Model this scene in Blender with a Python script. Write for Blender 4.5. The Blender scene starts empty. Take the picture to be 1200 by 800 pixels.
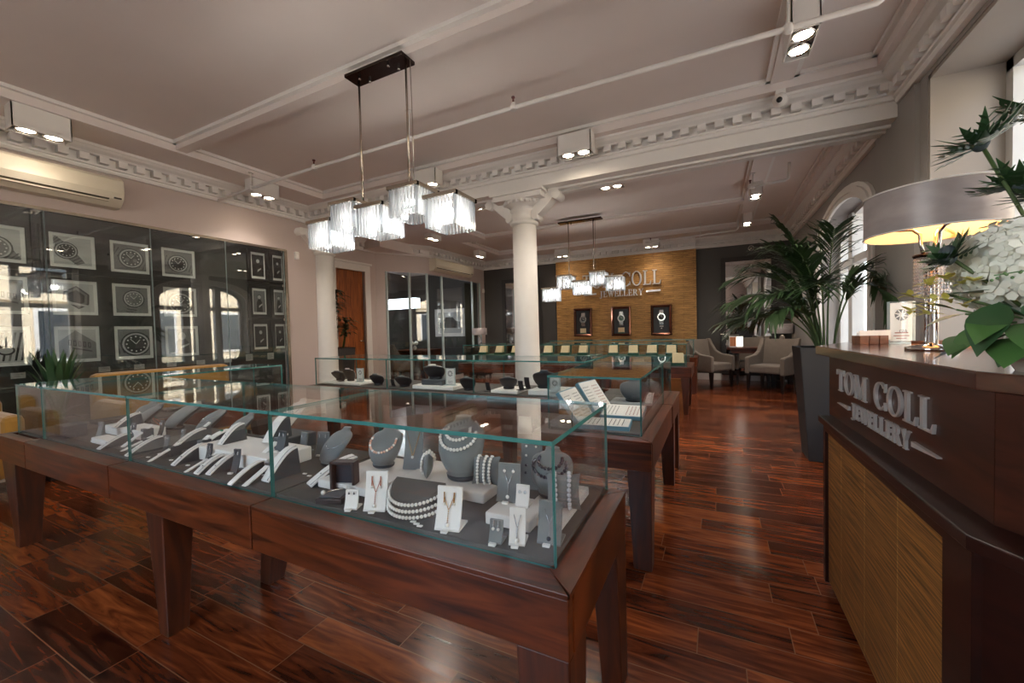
import bpy, bmesh, math, random
from mathutils import Vector, Matrix
SC = bpy.context.scene
COL = SC.collection
PI = math.pi
RND = random.Random(7)

# ------------------------------------------------------------------ materials
def s2l(c):
    return tuple(((v / 255) / 12.92 if v / 255 <= .04045 else ((v / 255 + .055) / 1.055) ** 2.4) for v in c) + (1,)

def base_mat(name):
    m = bpy.data.materials.new(name); m.use_nodes = True
    nt = m.node_tree; b = nt.nodes['Principled BSDF']
    return m, nt, b

def mat(name, rgb, rough=.5, metal=0, spec=.5, var=.06, scale=12, bump=0, sheen=0, emit=0, alpha=1, stretch=None, coat=0):
    m, nt, b = base_mat(name)
    c = s2l(rgb)
    tc = nt.nodes.new('ShaderNodeTexCoord'); mp = nt.nodes.new('ShaderNodeMapping')
    if stretch: mp.inputs['Scale'].default_value = stretch
    nz = nt.nodes.new('ShaderNodeTexNoise'); nz.inputs['Scale'].default_value = scale; nz.inputs['Detail'].default_value = 3
    mx = nt.nodes.new('ShaderNodeMix'); mx.data_type = 'RGBA'
    mx.inputs[6].default_value = tuple(v * (1 - var) for v in c[:3]) + (1,)
    mx.inputs[7].default_value = tuple(min(1, v * (1 + var)) for v in c[:3]) + (1,)
    L = nt.links.new
    L(tc.outputs['Object'], mp.inputs[0]); L(mp.outputs[0], nz.inputs['Vector']); L(nz.outputs['Fac'], mx.inputs[0]); L(mx.outputs[2], b.inputs['Base Color'])
    b.inputs['Roughness'].default_value = rough; b.inputs['Metallic'].default_value = metal; b.inputs['Specular IOR Level'].default_value = spec
    if sheen: b.inputs['Sheen Weight'].default_value = sheen
    if coat: b.inputs['Coat Weight'].default_value = coat; b.inputs['Coat Roughness'].default_value = .08
    if emit:
        L(mx.outputs[2], b.inputs['Emission Color']); b.inputs['Emission Strength'].default_value = emit
    if bump:
        bp = nt.nodes.new('ShaderNodeBump'); bp.inputs['Strength'].default_value = bump; bp.inputs['Distance'].default_value = .01
        L(nz.outputs['Fac'], bp.inputs['Height']); L(bp.outputs[0], b.inputs['Normal'])
    return m

def wood(name, dark, light, rough=.3, scale=(1.2, 14, 14), coat=.3, contrast=(.3, .72), spec=.5):
    m, nt, b = base_mat(name); L = nt.links.new
    tc = nt.nodes.new('ShaderNodeTexCoord'); mp = nt.nodes.new('ShaderNodeMapping'); mp.inputs['Scale'].default_value = scale
    n1 = nt.nodes.new('ShaderNodeTexNoise'); n1.inputs['Scale'].default_value = 1.6; n1.inputs['Detail'].default_value = 8; n1.inputs['Distortion'].default_value = 1.4
    rp = nt.nodes.new('ShaderNodeValToRGB')
    rp.color_ramp.elements[0].position = contrast[0]; rp.color_ramp.elements[0].color = s2l(dark)
    rp.color_ramp.elements[1].position = contrast[1]; rp.color_ramp.elements[1].color = s2l(light)
    L(tc.outputs['Object'], mp.inputs[0]); L(mp.outputs[0], n1.inputs['Vector']); L(n1.outputs['Fac'], rp.inputs[0]); L(rp.outputs[0], b.inputs['Base Color'])
    b.inputs['Roughness'].default_value = rough; b.inputs['Coat Weight'].default_value = coat; b.inputs['Coat Roughness'].default_value = .12
    b.inputs['Specular IOR Level'].default_value = spec
    return m

def floor_mat():
    m, nt, b = base_mat('floor_planks'); L = nt.links.new
    tc = nt.nodes.new('ShaderNodeTexCoord')
    br = nt.nodes.new('ShaderNodeTexBrick'); br.offset = 0
    br.inputs['Scale'].default_value = 1; br.inputs['Brick Width'].default_value = .66; br.inputs['Row Height'].default_value = .145
    br.inputs['Mortar Size'].default_value = .0022; br.inputs['Mortar Smooth'].default_value = .3; br.inputs['Bias'].default_value = -.1
    br.inputs['Color1'].default_value = (.0, .0, .0, 1); br.inputs['Color2'].default_value = (1, 1, 1, 1); br.inputs['Mortar'].default_value = (.5, .5, .5, 1)
    # every row of planks starts at its own offset
    sx = nt.nodes.new('ShaderNodeSeparateXYZ'); dv = nt.nodes.new('ShaderNodeMath'); dv.operation = 'DIVIDE'; dv.inputs[1].default_value = .145
    fl = nt.nodes.new('ShaderNodeMath'); fl.operation = 'FLOOR'; wn = nt.nodes.new('ShaderNodeTexWhiteNoise'); wn.noise_dimensions = '1D'
    ax = nt.nodes.new('ShaderNodeMath'); ax.operation = 'MULTIPLY_ADD'; ax.inputs[1].default_value = 3.7; cb = nt.nodes.new('ShaderNodeCombineXYZ')
    L(tc.outputs['Object'], sx.inputs[0]); L(sx.outputs[1], dv.inputs[0]); L(dv.outputs[0], fl.inputs[0]); L(fl.outputs[0], wn.inputs['W'])
    L(wn.outputs['Value'], ax.inputs[0]); L(sx.outputs[0], ax.inputs[2]); L(ax.outputs[0], cb.inputs[0]); L(sx.outputs[1], cb.inputs[1])
    L(cb.outputs[0], br.inputs['Vector'])
    # grain, shifted per plank
    mp = nt.nodes.new('ShaderNodeMapping'); mp.inputs['Scale'].default_value = (1.3, 11, 11)
    ad = nt.nodes.new('ShaderNodeVectorMath'); ad.operation = 'ADD'
    L(tc.outputs['Object'], ad.inputs[0])
    sc = nt.nodes.new('ShaderNodeVectorMath'); sc.operation = 'SCALE'; sc.inputs['Scale'].default_value = 7.3
    L(br.outputs['Color'], sc.inputs[0]); L(sc.outputs[0], ad.inputs[1]); L(ad.outputs[0], mp.inputs[0])
    nz = nt.nodes.new('ShaderNodeTexNoise'); nz.inputs['Scale'].default_value = 2.2; nz.inputs['Detail'].default_value = 7; nz.inputs['Distortion'].default_value = 1.3
    L(mp.outputs[0], nz.inputs['Vector'])
    mixf = nt.nodes.new('ShaderNodeMath'); mixf.operation = 'MULTIPLY_ADD'; mixf.inputs[1].default_value = .3
    L(br.outputs['Color'], mixf.inputs[0]); 
    m2 = nt.nodes.new('ShaderNodeMath'); m2.operation = 'MULTIPLY'; m2.inputs[1].default_value = .8
    L(nz.outputs['Fac'], m2.inputs[0]); L(m2.outputs[0], mixf.inputs[2])
    rp = nt.nodes.new('ShaderNodeValToRGB'); e = rp.color_ramp.elements
    e[0].position = .3; e[0].color = s2l((42, 17, 10)); e[1].position = .84; e[1].color = s2l((166, 90, 44))
    k = e.new(.54); k.color = s2l((102, 48, 25))
    L(mixf.outputs[0], rp.inputs[0])
    mo = nt.nodes.new('ShaderNodeMix'); mo.data_type = 'RGBA'; mo.inputs[7].default_value = s2l((126, 84, 58))
    L(br.outputs['Fac'], mo.inputs[0]); L(rp.outputs[0], mo.inputs[6]); L(mo.outputs[2], b.inputs['Base Color'])
    b.inputs['Roughness'].default_value = .2
    nr = nt.nodes.new('ShaderNodeMapRange'); nr.inputs[3].default_value = .13; nr.inputs[4].default_value = .3
    L(nz.outputs['Fac'], nr.inputs[0]); L(nr.outputs[0], b.inputs['Roughness'])
    bp = nt.nodes.new('ShaderNodeBump'); bp.inputs['Strength'].default_value = .12; bp.inputs['Distance'].default_value = .004
    L(nz.outputs['Fac'], bp.inputs['Height']); L(bp.outputs[0], b.inputs['Normal'])
    return m

def glass_mat(name, tint=(.955, .985, .98), gain=1.0, base=.0):
    m = bpy.data.materials.new(name); m.use_nodes = True; nt = m.node_tree; nt.nodes.clear(); L = nt.links.new
    out = nt.nodes.new('ShaderNodeOutputMaterial'); mx = nt.nodes.new('ShaderNodeMixShader')
    tr = nt.nodes.new('ShaderNodeBsdfTransparent'); tr.inputs[0].default_value = tint + (1,)
    gl = nt.nodes.new('ShaderNodeBsdfGlossy'); gl.inputs['Roughness'].default_value = 0; gl.inputs[0].default_value = (1, 1, 1, 1)
    # Schlick reflectance, the same on the way in and out of a thin pane
    lw = nt.nodes.new('ShaderNodeLayerWeight'); lw.inputs[0].default_value = .5
    pw = nt.nodes.new('ShaderNodeMath'); pw.operation = 'POWER'; pw.inputs[1].default_value = 5
    sc = nt.nodes.new('ShaderNodeMath'); sc.operation = 'MULTIPLY_ADD'; sc.inputs[1].default_value = .96; sc.inputs[2].default_value = .04
    L(lw.outputs['Facing'], pw.inputs[0]); L(pw.outputs[0], sc.inputs[0])
    mm = nt.nodes.new('ShaderNodeMath'); mm.operation = 'MULTIPLY_ADD'; mm.inputs[1].default_value = gain; mm.inputs[2].default_value = base; mm.use_clamp = True
    L(sc.outputs[0], mm.inputs[0]); L(mm.outputs[0], mx.inputs[0]); L(tr.outputs[0], mx.inputs[1]); L(gl.outputs[0], mx.inputs[2]); L(mx.outputs[0], out.inputs[0])
    return m

def crystal_mat():
    m = bpy.data.materials.new('crystal'); m.use_nodes = True; nt = m.node_tree; nt.nodes.clear(); L = nt.links.new
    out = nt.nodes.new('ShaderNodeOutputMaterial'); a = nt.nodes.new('ShaderNodeMixShader'); b = nt.nodes.new('ShaderNodeMixShader')
    tr = nt.nodes.new('ShaderNodeBsdfTransparent'); tr.inputs[0].default_value = (.9, .93, .95, 1)
    tl = nt.nodes.new('ShaderNodeBsdfTranslucent'); tl.inputs[0].default_value = (.95, .97, 1, 1)
    gl = nt.nodes.new('ShaderNodeBsdfGlossy'); gl.inputs['Roughness'].default_value = .06
    lw = nt.nodes.new('ShaderNodeLayerWeight'); lw.inputs[0].default_value = .35
    mr = nt.nodes.new('ShaderNodeMapRange'); mr.inputs[3].default_value = .22; mr.inputs[4].default_value = .9
    a.inputs[0].default_value = .42; L(tr.outputs[0], a.inputs[1]); L(tl.outputs[0], a.inputs[2])
    L(lw.outputs['Facing'], mr.inputs[0]); L(mr.outputs[0], b.inputs[0]); L(a.outputs[0], b.inputs[1]); L(gl.outputs[0], b.inputs[2]); L(b.outputs[0], out.inputs[0])
    return m

def emit_mat(name, rgb, strength):
    m, nt, b = base_mat(name)
    b.inputs['Base Color'].default_value = s2l(rgb); b.inputs['Emission Color'].default_value = s2l(rgb); b.inputs['Emission Strength'].default_value = strength
    return m

def reed_mat(name, c1, c2, cm, width=.5, row=.012, axes='YZ'):
    """grasscloth: fine horizontal reeds in dropped panels"""
    m, nt, b = base_mat(name); L = nt.links.new
    tc = nt.nodes.new('ShaderNodeTexCoord'); sp = nt.nodes.new('ShaderNodeSeparateXYZ'); cb = nt.nodes.new('ShaderNodeCombineXYZ')
    L(tc.outputs['Object'], sp.inputs[0]); L(sp.outputs[axes[0]], cb.inputs[0]); L(sp.outputs[axes[1]], cb.inputs[1])
    br = nt.nodes.new('ShaderNodeTexBrick'); br.inputs['Scale'].default_value = 1; br.inputs['Brick Width'].default_value = width; br.inputs['Row Height'].default_value = row
    br.inputs['Mortar Size'].default_value = min(.004, row * .09); br.inputs['Color1'].default_value = s2l(c1); br.inputs['Color2'].default_value = s2l(c2); br.inputs['Mortar'].default_value = s2l(cm)
    br.offset = .5
    L(cb.outputs[0], br.inputs['Vector'])
    mp = nt.nodes.new('ShaderNodeMapping'); mp.inputs['Scale'].default_value = (4, 170, 1)
    nz = nt.nodes.new('ShaderNodeTexNoise'); nz.inputs['Scale'].default_value = 1; nz.inputs['Detail'].default_value = 3; nz.inputs['Roughness'].default_value = .7
    st = nt.nodes.new('ShaderNodeMapRange'); st.inputs[1].default_value = .4; st.inputs[2].default_value = .62; st.inputs[3].default_value = .12; st.inputs[4].default_value = .9
    L(cb.outputs[0], mp.inputs[0]); L(mp.outputs[0], nz.inputs['Vector'])
    mx = nt.nodes.new('ShaderNodeMix'); mx.data_type = 'RGBA'; mx.blend_type = 'OVERLAY'; mx.inputs[0].default_value = .75
    L(nz.outputs['Fac'], st.inputs[0]); L(br.outputs['Color'], mx.inputs[6]); L(st.outputs[0], mx.inputs[7]); L(mx.outputs[2], b.inputs['Base Color'])
    b.inputs['Roughness'].default_value = .55
    bp = nt.nodes.new('ShaderNodeBump'); bp.inputs['Strength'].default_value = .4; bp.inputs['Distance'].default_value = .003
    L(nz.outputs['Fac'], bp.inputs['Height']); L(bp.outputs[0], b.inputs['Normal'])
    return m

M = {}
M['ceiling'] = mat('ceiling_plaster', (230, 220, 214), .75, var=.04, scale=2.5)
M['white'] = mat('white_paint', (228, 224, 219), .55, var=.03)
M['trimwhite'] = mat('white_gloss_trim', (236, 232, 227), .45, var=.02)
M['wall_lilac'] = mat('wall_warm_grey', (196, 180, 174), .7, var=.03, scale=3)
M['wall_grey'] = mat('wall_mid_grey', (150, 145, 141), .7, var=.04, scale=3)
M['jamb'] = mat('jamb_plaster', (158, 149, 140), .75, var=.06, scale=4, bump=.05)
M['wall_dark'] = mat('wall_charcoal', (72, 68, 64), .6, var=.05, scale=3)
M['wall_slate'] = mat('wall_slate', (52, 53, 49), .6, var=.06, scale=3)
M['floor'] = floor_mat()
M['case'] = wood('case_walnut', (44, 18, 7), (110, 52, 22), .34, (14, 1.4, 1.4), .08, spec=.35)
M['case_x'] = wood('case_walnut_long', (44, 18, 7), (110, 52, 22), .34, (1.4, 14, 14), .08, spec=.35)
M['case_z'] = wood('case_walnut_leg', (40, 18, 9), (88, 42, 21), .35, (12, 12, 1.4), .2)
M['counter'] = wood('counter_mahogany', (44, 21, 14), (78, 39, 25), .4, (9, 1.2, 9), .1, spec=.3)
M['counter_top'] = wood('counter_top_mahogany', (60, 33, 24), (96, 56, 40), .16, (9, 1.0, 9), .5)
M['counter_trim'] = wood('counter_edge_mahogany', (32, 14, 10), (54, 24, 17), .4, (9, 1.2, 9), .1, spec=.3)
M['door'] = wood('door_pine', (104, 52, 20), (176, 98, 42), .45, (16, 16, 1.2), .1)
M['reed'] = reed_mat('reed_cloth_counter', (140, 92, 40), (126, 82, 35), (160, 118, 62), .27, 10, 'YZ')
M['reed_wall'] = reed_mat('reed_cloth_wall', (170, 124, 66), (190, 142, 80), (140, 98, 50), .42, .045, 'XZ')
M['glass'] = glass_mat('case_glass', (.98, .994, .99), .95)
M['glass_wall'] = glass_mat('wall_glass', (.93, .95, .945), 1.25, .025)
M['glass_win'] = glass_mat('window_glass', (.98, .99, .99), 1.0)
M['edge'] = mat('glass_edge_teal', (62, 122, 118), .15, 0, .8, .12, 30)
M['clear_edge'] = mat('clear_edge', (190, 205, 205), .1, 0, .8)
M['deck'] = mat('dark_grey_suede', (84, 80, 76), .9, var=.08, scale=40)
M['suede'] = mat('grey_suede', (116, 120, 120), .8, var=.08, scale=50, sheen=.3)
M['suede_d'] = mat('dark_suede', (72, 76, 80), .85, var=.08, scale=50, sheen=.2)
M['suede_l'] = mat('light_grey_suede', (226, 220, 214), .85, var=.03, scale=60)
M['suede_w'] = mat('ivory_suede', (242, 238, 232), .8, var=.03, scale=60)
M['black_suede'] = mat('black_lining', (34, 35, 38), .5, var=.1)
M['pearl'] = mat('white_pearl', (244, 238, 230), .18, 0, .8, .03, coat=.5)
M['pearl_pink'] = mat('peach_pearl', (236, 190, 168), .2, 0, .8, .05, coat=.5)
M['pearl_silver'] = mat('silver_pearl', (206, 208, 212), .18, 0, .8, .05, coat=.5)
M['pearl_black'] = mat('black_pearl', (52, 54, 66), .14, .2, .8, .1, coat=.6)
M['gold'] = mat('gold', (214, 160, 76), .2, 1)
M['rose'] = mat('rose_gold', (206, 130, 100), .25, 1)
M['silver'] = mat('silver', (214, 214, 216), .16, 1)
M['chrome'] = mat('chrome', (200, 196, 192), .08, 1)
M['sign_silver'] = mat('sign_silver', (216, 212, 208), .28, .55, .8)
M['bronze'] = mat('dark_bronze', (54, 40, 33), .18, .8)
M['nickel'] = mat('nickel', (176, 164, 150), .25, 1)
M['box_leather'] = mat('espresso_leather', (52, 40, 38), .4, var=.1, bump=.1, scale=60)
M['navy'] = mat('navy_lining', (34, 42, 54), .6)
M['black'] = mat('black_paint', (24, 23, 23), .35)
M['frame_black'] = mat('frame_black', (14, 13, 13), .4)
M['matboard'] = mat('mat_board', (216, 218, 214), .7, var=.02)
M['g1'] = mat('print_light', (176, 178, 176), .6, var=.12, scale=6)
M['g2'] = mat('print_mid', (112, 113, 112), .6, var=.2, scale=9)
M['g3'] = mat('print_dark', (52, 52, 52), .6, var=.25, scale=9)
M['g4'] = mat('print_black', (24, 24, 25), .6, var=.2, scale=20)
M['print_brown'] = mat('print_brown', (92, 70, 58), .6, var=.3, scale=12)
M['ac'] = mat('ac_plastic', (214, 205, 186), .4, var=.02)
M['ac_dark'] = mat('ac_slot', (60, 52, 44), .5)
M['mustard'] = mat('mustard_velvet', (168, 120, 34), .75, sheen=.5, var=.1, scale=20)
M['chair'] = mat('grey_velvet', (118, 105, 93), .75, sheen=.2, var=.12, scale=16)
M['leg_black'] = mat('ebonised_leg', (26, 19, 17), .35)
M['planter'] = mat('slate_planter', (66, 63, 62), .75, spec=.25, var=.06, scale=5)
M['soil'] = mat('bark_chips', (66, 38, 28), .9, var=.4, scale=60, bump=.6)
M['palm'] = mat('palm_green', (48, 70, 38), .45, var=.3, scale=5)
M['palm_stem'] = mat('palm_stem', (74, 92, 50), .5, var=.2)
M['leaf'] = mat('leaf_green', (80, 120, 62), .4, var=.25, scale=8)
M['leaf_d'] = mat('leaf_dark_green', (52, 84, 50), .4, var=.25, scale=8)
M['euca'] = mat('eucalyptus_green', (94, 128, 78), .45, var=.2, scale=8)
M['petal'] = mat('hydrangea_petal', (236, 236, 224), .6, var=.04, scale=20)
M['petal_y'] = mat('yellow_green_petal', (214, 206, 112), .55, var=.15, scale=20)
M['thistle'] = mat('thistle_blue', (62, 74, 78), .6, var=.2, scale=40)
M['shade'] = mat('silver_lilac_shade', (156, 145, 143), .42, .12, .5, .38, 9, bump=.3, stretch=(1, 1, 2.2))
M['shade_in'] = emit_mat('lit_bulb', (255, 200, 140), 3)
M['shade_dark'] = mat('dark_shade', (66, 58, 54), .4, .2, .5, .2, 9)
M['crystal'] = crystal_mat()
M['lampglow'] = emit_mat('lamp_lens', (255, 236, 208), 22)
M['bulb'] = emit_mat('crystal_bulb', (244, 246, 250), 4)
M['spotwhite'] = mat('spot_white', (232, 228, 222), .4, var=.01)
M['red'] = mat('red_bulb', (90, 40, 34), .3)
M['green_led'] = emit_mat('green_led', (90, 230, 90), 2)
M['green_box'] = mat('green_leather', (16, 74, 58), .4, var=.15, scale=40)
M['cream'] = mat('cream_cushion', (226, 204, 164), .7, var=.04)
M['watchsteel'] = mat('watch_steel', (190, 190, 188), .2, 1)
M['copper_frame'] = mat('polished_copper_brown', (112, 74, 60), .12, .85)
M['blue_card'] = mat('blue_grey_card', (108, 154, 172), .5)
M['paper'] = mat('white_paper', (240, 236, 230), .6, var=.01)
M['ink'] = mat('ink_grey', (120, 118, 116), .6)
M['ink_red'] = mat('ink_red', (164, 84, 66), .5)
M['card_wood'] = wood('card_holder_wood', (96, 56, 38), (140, 88, 60), .35, (3, 12, 12))
M['acrylic'] = glass_mat('acrylic', (.97, .98, .98), 1.2, .02)
M['mirror'] = mat('mirror_silver', (232, 232, 232), .01, 1, var=0)
M['window_paint'] = mat('window_paint', (202, 202, 200), .5, var=.02)
M['curtain'] = mat('olive_curtain', (70, 66, 52), .8, var=.2, scale=6, stretch=(1, 14, .3))
M['cream_building'] = mat('cream_stucco', (232, 214, 186), .8, var=.05, scale=.8)
M['building_glass'] = mat('building_glass', (60, 66, 72), .1, 0, .8)
M['asphalt'] = mat('pale_paving', (176, 170, 162), .9)
M['slate_tile'] = mat('slate_plaque', (176, 174, 166), .5, var=.05)
M['emerald'] = mat('emerald_stone', (20, 140, 96), .1, 0, .9)
M['orange_print'] = mat('orange_print', (206, 130, 84), .5, var=.25, scale=8)
M['porcelain'] = mat('porcelain', (206, 200, 194), .25)

# ------------------------------------------------------------------ mesh builder
class MB:
    def __init__(s): s.v = []; s.f = []; s.m = []; s.sm = []
    def add(s, vs, fs, mi=0, smooth=False):
        o = len(s.v); s.v += [tuple(v) for v in vs]
        for f in fs: s.f.append([i + o for i in f]); s.m.append(mi); s.sm.append(smooth)
        return s
    def box(s, x0, x1, y0, y1, z0, z1, mi=0):
        v = [(x0, y0, z0), (x1, y0, z0), (x1, y1, z0), (x0, y1, z0), (x0, y0, z1), (x1, y0, z1), (x1, y1, z1), (x0, y1, z1)]
        return s.add(v, [(0, 3, 2, 1), (4, 5, 6, 7), (0, 1, 5, 4), (1, 2, 6, 5), (2, 3, 7, 6), (3, 0, 4, 7)], mi)
    def taper(s, b, t, mi=0):
        """frustum between two rects (x0,x1,y0,y1,z)"""
        v = []
        for (x0, x1, y0, y1, z) in (b, t): v += [(x0, y0, z), (x1, y0, z), (x1, y1, z), (x0, y1, z)]
        return s.add(v, [(0, 3, 2, 1), (4, 5, 6, 7), (0, 1, 5, 4), (1, 2, 6, 5), (2, 3, 7, 6), (3, 0, 4, 7)], mi)
    def prism(s, poly, a, b, axis='z', mi=0):
        """poly: 2D points; extruded along axis from a to b. axis z:(x,y) y:(x,z) x:(y,z)"""
        n = len(poly)
        def P(p, t): return (p[0], p[1], t) if axis == 'z' else ((p[0], t, p[1]) if axis == 'y' else (t, p[0], p[1]))
        v = [P(p, a) for p in poly] + [P(p, b) for p in poly]
        f = [tuple(range(n - 1, -1, -1)), tuple(range(n, 2 * n))] + [(i, (i + 1) % n, n + (i + 1) % n, n + i) for i in range(n)]
        return s.add(v, f, mi)
    def loft(s, rings, mi=0, smooth=True, cap=True, closed=True):
        n = len(rings[0]); v = [p for r in rings for p in r]; f = []
        for k in range(len(rings) - 1):
            for i in range(n if closed else n - 1):
                j = (i + 1) % n; f.append((k * n + i, k * n + j, (k + 1) * n + j, (k + 1) * n + i))
        s.add(v, f, mi, smooth)
        if cap and closed:
            o = len(s.v) - len(v)
            for rr in (tuple(range(n - 1, -1, -1)), tuple(range((len(rings) - 1) * n, len(rings) * n))):
                s.f.append([o + i for i in rr]); s.m.append(mi); s.sm.append(False)
        return s
    def lathe(s, prof, cx=0, cy=0, n=24, mi=0, smooth=True, cap=True, sx=1, sy=1):
        return s.loft([[(cx + r * sx * math.cos(2 * PI * i / n), cy + r * sy * math.sin(2 * PI * i / n), z) for i in range(n)] for r, z in prof], mi, smooth, cap)
    def tube(s, pts, r, n=8, mi=0, cap=True):
        pts = [Vector(p) for p in pts]; rings = []
        rr = r if isinstance(r, (list, tuple)) else [r] * len(pts)
        up = None
        for i, p in enumerate(pts):
            d = (pts[min(i + 1, len(pts) - 1)] - pts[max(i - 1, 0)]).normalized()
            if up is None: up = Vector((0, 0, 1)) if abs(d.z) < .9 else Vector((1, 0, 0))
            a = d.cross(up).normalized(); b = a.cross(d).normalized(); up = b
            rings.append([p + rr[i] * (math.cos(2 * PI * k / n) * a + math.sin(2 * PI * k / n) * b) for k in range(n)])
        return s.loft(rings, mi, True, cap)
    def ball(s, c, r, n=10, m=6, mi=0, sz=1):
        rings = []
        for k in range(m + 1):
            t = PI * k / m; t = min(max(t, .02), PI - .02)
            rings.append([(c[0] + r * math.sin(t) * math.cos(2 * PI * i / n), c[1] + r * math.sin(t) * math.sin(2 * PI * i / n), c[2] - r * sz * math.cos(t)) for i in range(n)])
        return s.loft(rings, mi)
    def xf(s, mtx):
        s.v = [tuple(mtx @ Vector(v)) for v in s.v]; return s
    def build(s, name, mats, parent=None, bevel=0, label=None, loc=None, rz=0, subs=0):
        me = bpy.data.meshes.new(name); me.from_pydata(s.v, [], s.f)
        for m in (mats if isinstance(mats, (list, tuple)) else [mats]): me.materials.append(M[m] if isinstance(m, str) else m)
        me.polygons.foreach_set('material_index', s.m); me.polygons.foreach_set('use_smooth', s.sm); me.update()
        bm = bmesh.new(); bm.from_mesh(me); bmesh.ops.recalc_face_normals(bm, faces=bm.faces); bm.to_mesh(me); bm.free()
        o = bpy.data.objects.new(name, me); COL.objects.link(o)
        if parent: o.parent = parent
        if loc: o.location = loc
        o.rotation_euler.z = rz
        if bevel:
            b = o.modifiers.new('bevel', 'BEVEL'); b.width = bevel; b.segments = 2; b.limit_method = 'ANGLE'; b.angle_limit = .9
        if subs:
            q = o.modifiers.new('subs', 'SUBSURF'); q.levels = subs; q.render_levels = subs
        if label: o['label'] = label
        return o

def tag(o, label, cat, group=None, kind=None):
    o['label'] = label; o['category'] = cat
    if group: o['group'] = group
    if kind: o['kind'] = kind
    return o
def thing(name, label, cat, loc=(0, 0, 0), rz=0, group=None):
    o = bpy.data.objects.new(name, None); COL.objects.link(o); o.location = loc; o.rotation_euler.z = rz; o.empty_display_size = .1
    return tag(o, label, cat, group)
def struct(name, mb, mats, parent=None, **k):
    o = mb.build(name, mats, parent, **k)
    if parent is None: o['kind'] = 'structure'
    return o
def sgroup(name):
    o = bpy.data.objects.new(name, None); COL.objects.link(o); o['kind'] = 'structure'; return o
KIDS = {}
def copy_tree(src, loc=None, rz=None, label=None, group=None, parent=None):
    c = src.copy(); COL.objects.link(c)
    if parent: c.parent = parent; c.matrix_parent_inverse = src.matrix_parent_inverse
    if loc is not None: c.location = loc
    if rz is not None: c.rotation_euler.z = rz
    if label: c['label'] = label
    if group: c['group'] = group
    for ch in list(src.children): copy_tree(ch, parent=c)
    return c
def light(name, typ, loc, energy, color=(1, 1, 1), size=.1, rot=None, spot=None, parent=None):
    l = bpy.data.lights.new(name, typ); l.energy = energy; l.color = color
    if typ == 'AREA': l.size = size
    elif typ != 'SUN': l.shadow_soft_size = size
    if spot: l.spot_size = spot; l.spot_blend = .9
    o = bpy.data.objects.new(name, l); COL.objects.link(o); o.location = loc
    if rot: o.rotation_euler = rot
    if parent: o.parent = parent
    return o
SKY_STRENGTH, EXPOSURE = 2.0, 1.12
# ================================================================== ROOM SHELL
HC, HS = 3.2, 3.1            # coffer plane, border soffit
XL, XR = -5.5, 1.3           # front room side walls
YF = -2.2                    # wall behind the camera
YB0, YB1 = 4.25, 4.65        # cross beam
YW = 9.95                    # far wall
XRF = 1.38                   # far room right wall
struct('floor', MB().box(-8.6, 2.4, YF - .3, 10.3, -.1, 0), 'floor')
struct('ceiling', MB().box(-8.6, 2.4, YF - .3, 10.3, HC, HC + .12), 'ceiling')

# dropped borders and ceiling beams round the recessed panels
def strip(name, x0, x1, y0, y1, z, m='ceiling'):
    return struct(name, MB().box(x0, x1, y0, y1, z, HC - .001), m)
strip('ceiling_border_left', XL, -4.92, YF, YB0, HS)
strip('ceiling_border_far', -4.92, XR, 4.02, YB0, HS)
strip('ceiling_beam', -4.92, .42, 2.27, 2.37, HC - .08)
strip('ceiling_beam_spots', .42, .58, YF, 4.02, HC - .04)
strip('ceiling_border_right', 1.1, XR, YF, 4.02, HS)
strip('ceiling_beam_entrance', -4.92, .42, -.5, -.34, HC - .04)
strip('ceiling_border_cross', -6.6, 1.38, YB1, 4.95, HS)
strip('ceiling_border_far_left', -6.6, -4.3, 4.95, 7.48, HS)
strip('ceiling_border_far_left_end', -6.6, -4.9, 7.48, 9.95, HS)
strip('ceiling_beam_far', -4.9, .42, 7.46, 7.66, HS + .04)
strip('ceiling_border_end', -4.9, 1.38, 9.2, 9.95, HS)
strip('ceiling_beam_far_spots', .42, .62, 4.95, 9.2, HC - .05)
strip('ceiling_border_far_right', 1.16, 1.38, 4.95, 9.2, HS)

# white mouldings round each recessed panel
tn = [0]
def nexttrim():
    tn[0] += 1; return 'trim_%d' % tn[0]
def panel_trim(x0, x1, y0, y1, w=.035, d=.03):
    m = MB(); z = HC
    for (a, b, c, e) in ((x0, x1, y0, y0 + w), (x0, x1, y1 - w, y1), (x0, x0 + w, y0, y1), (x1 - w, x1, y0, y1)):
        m.box(a, b, c, e, z - d, z - .0005); 
    struct(nexttrim(), m, 'trimwhite')
panel_trim(-4.92, .42, 2.37, 4.02); panel_trim(-4.92, .42, -.34, 2.27); panel_trim(.58, 1.1, YF, 4.02)
panel_trim(-4.3, .42, 4.95, 7.46); panel_trim(-4.9, .42, 7.66, 9.2); panel_trim(.62, 1.16, 4.95, 9.2)

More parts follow.
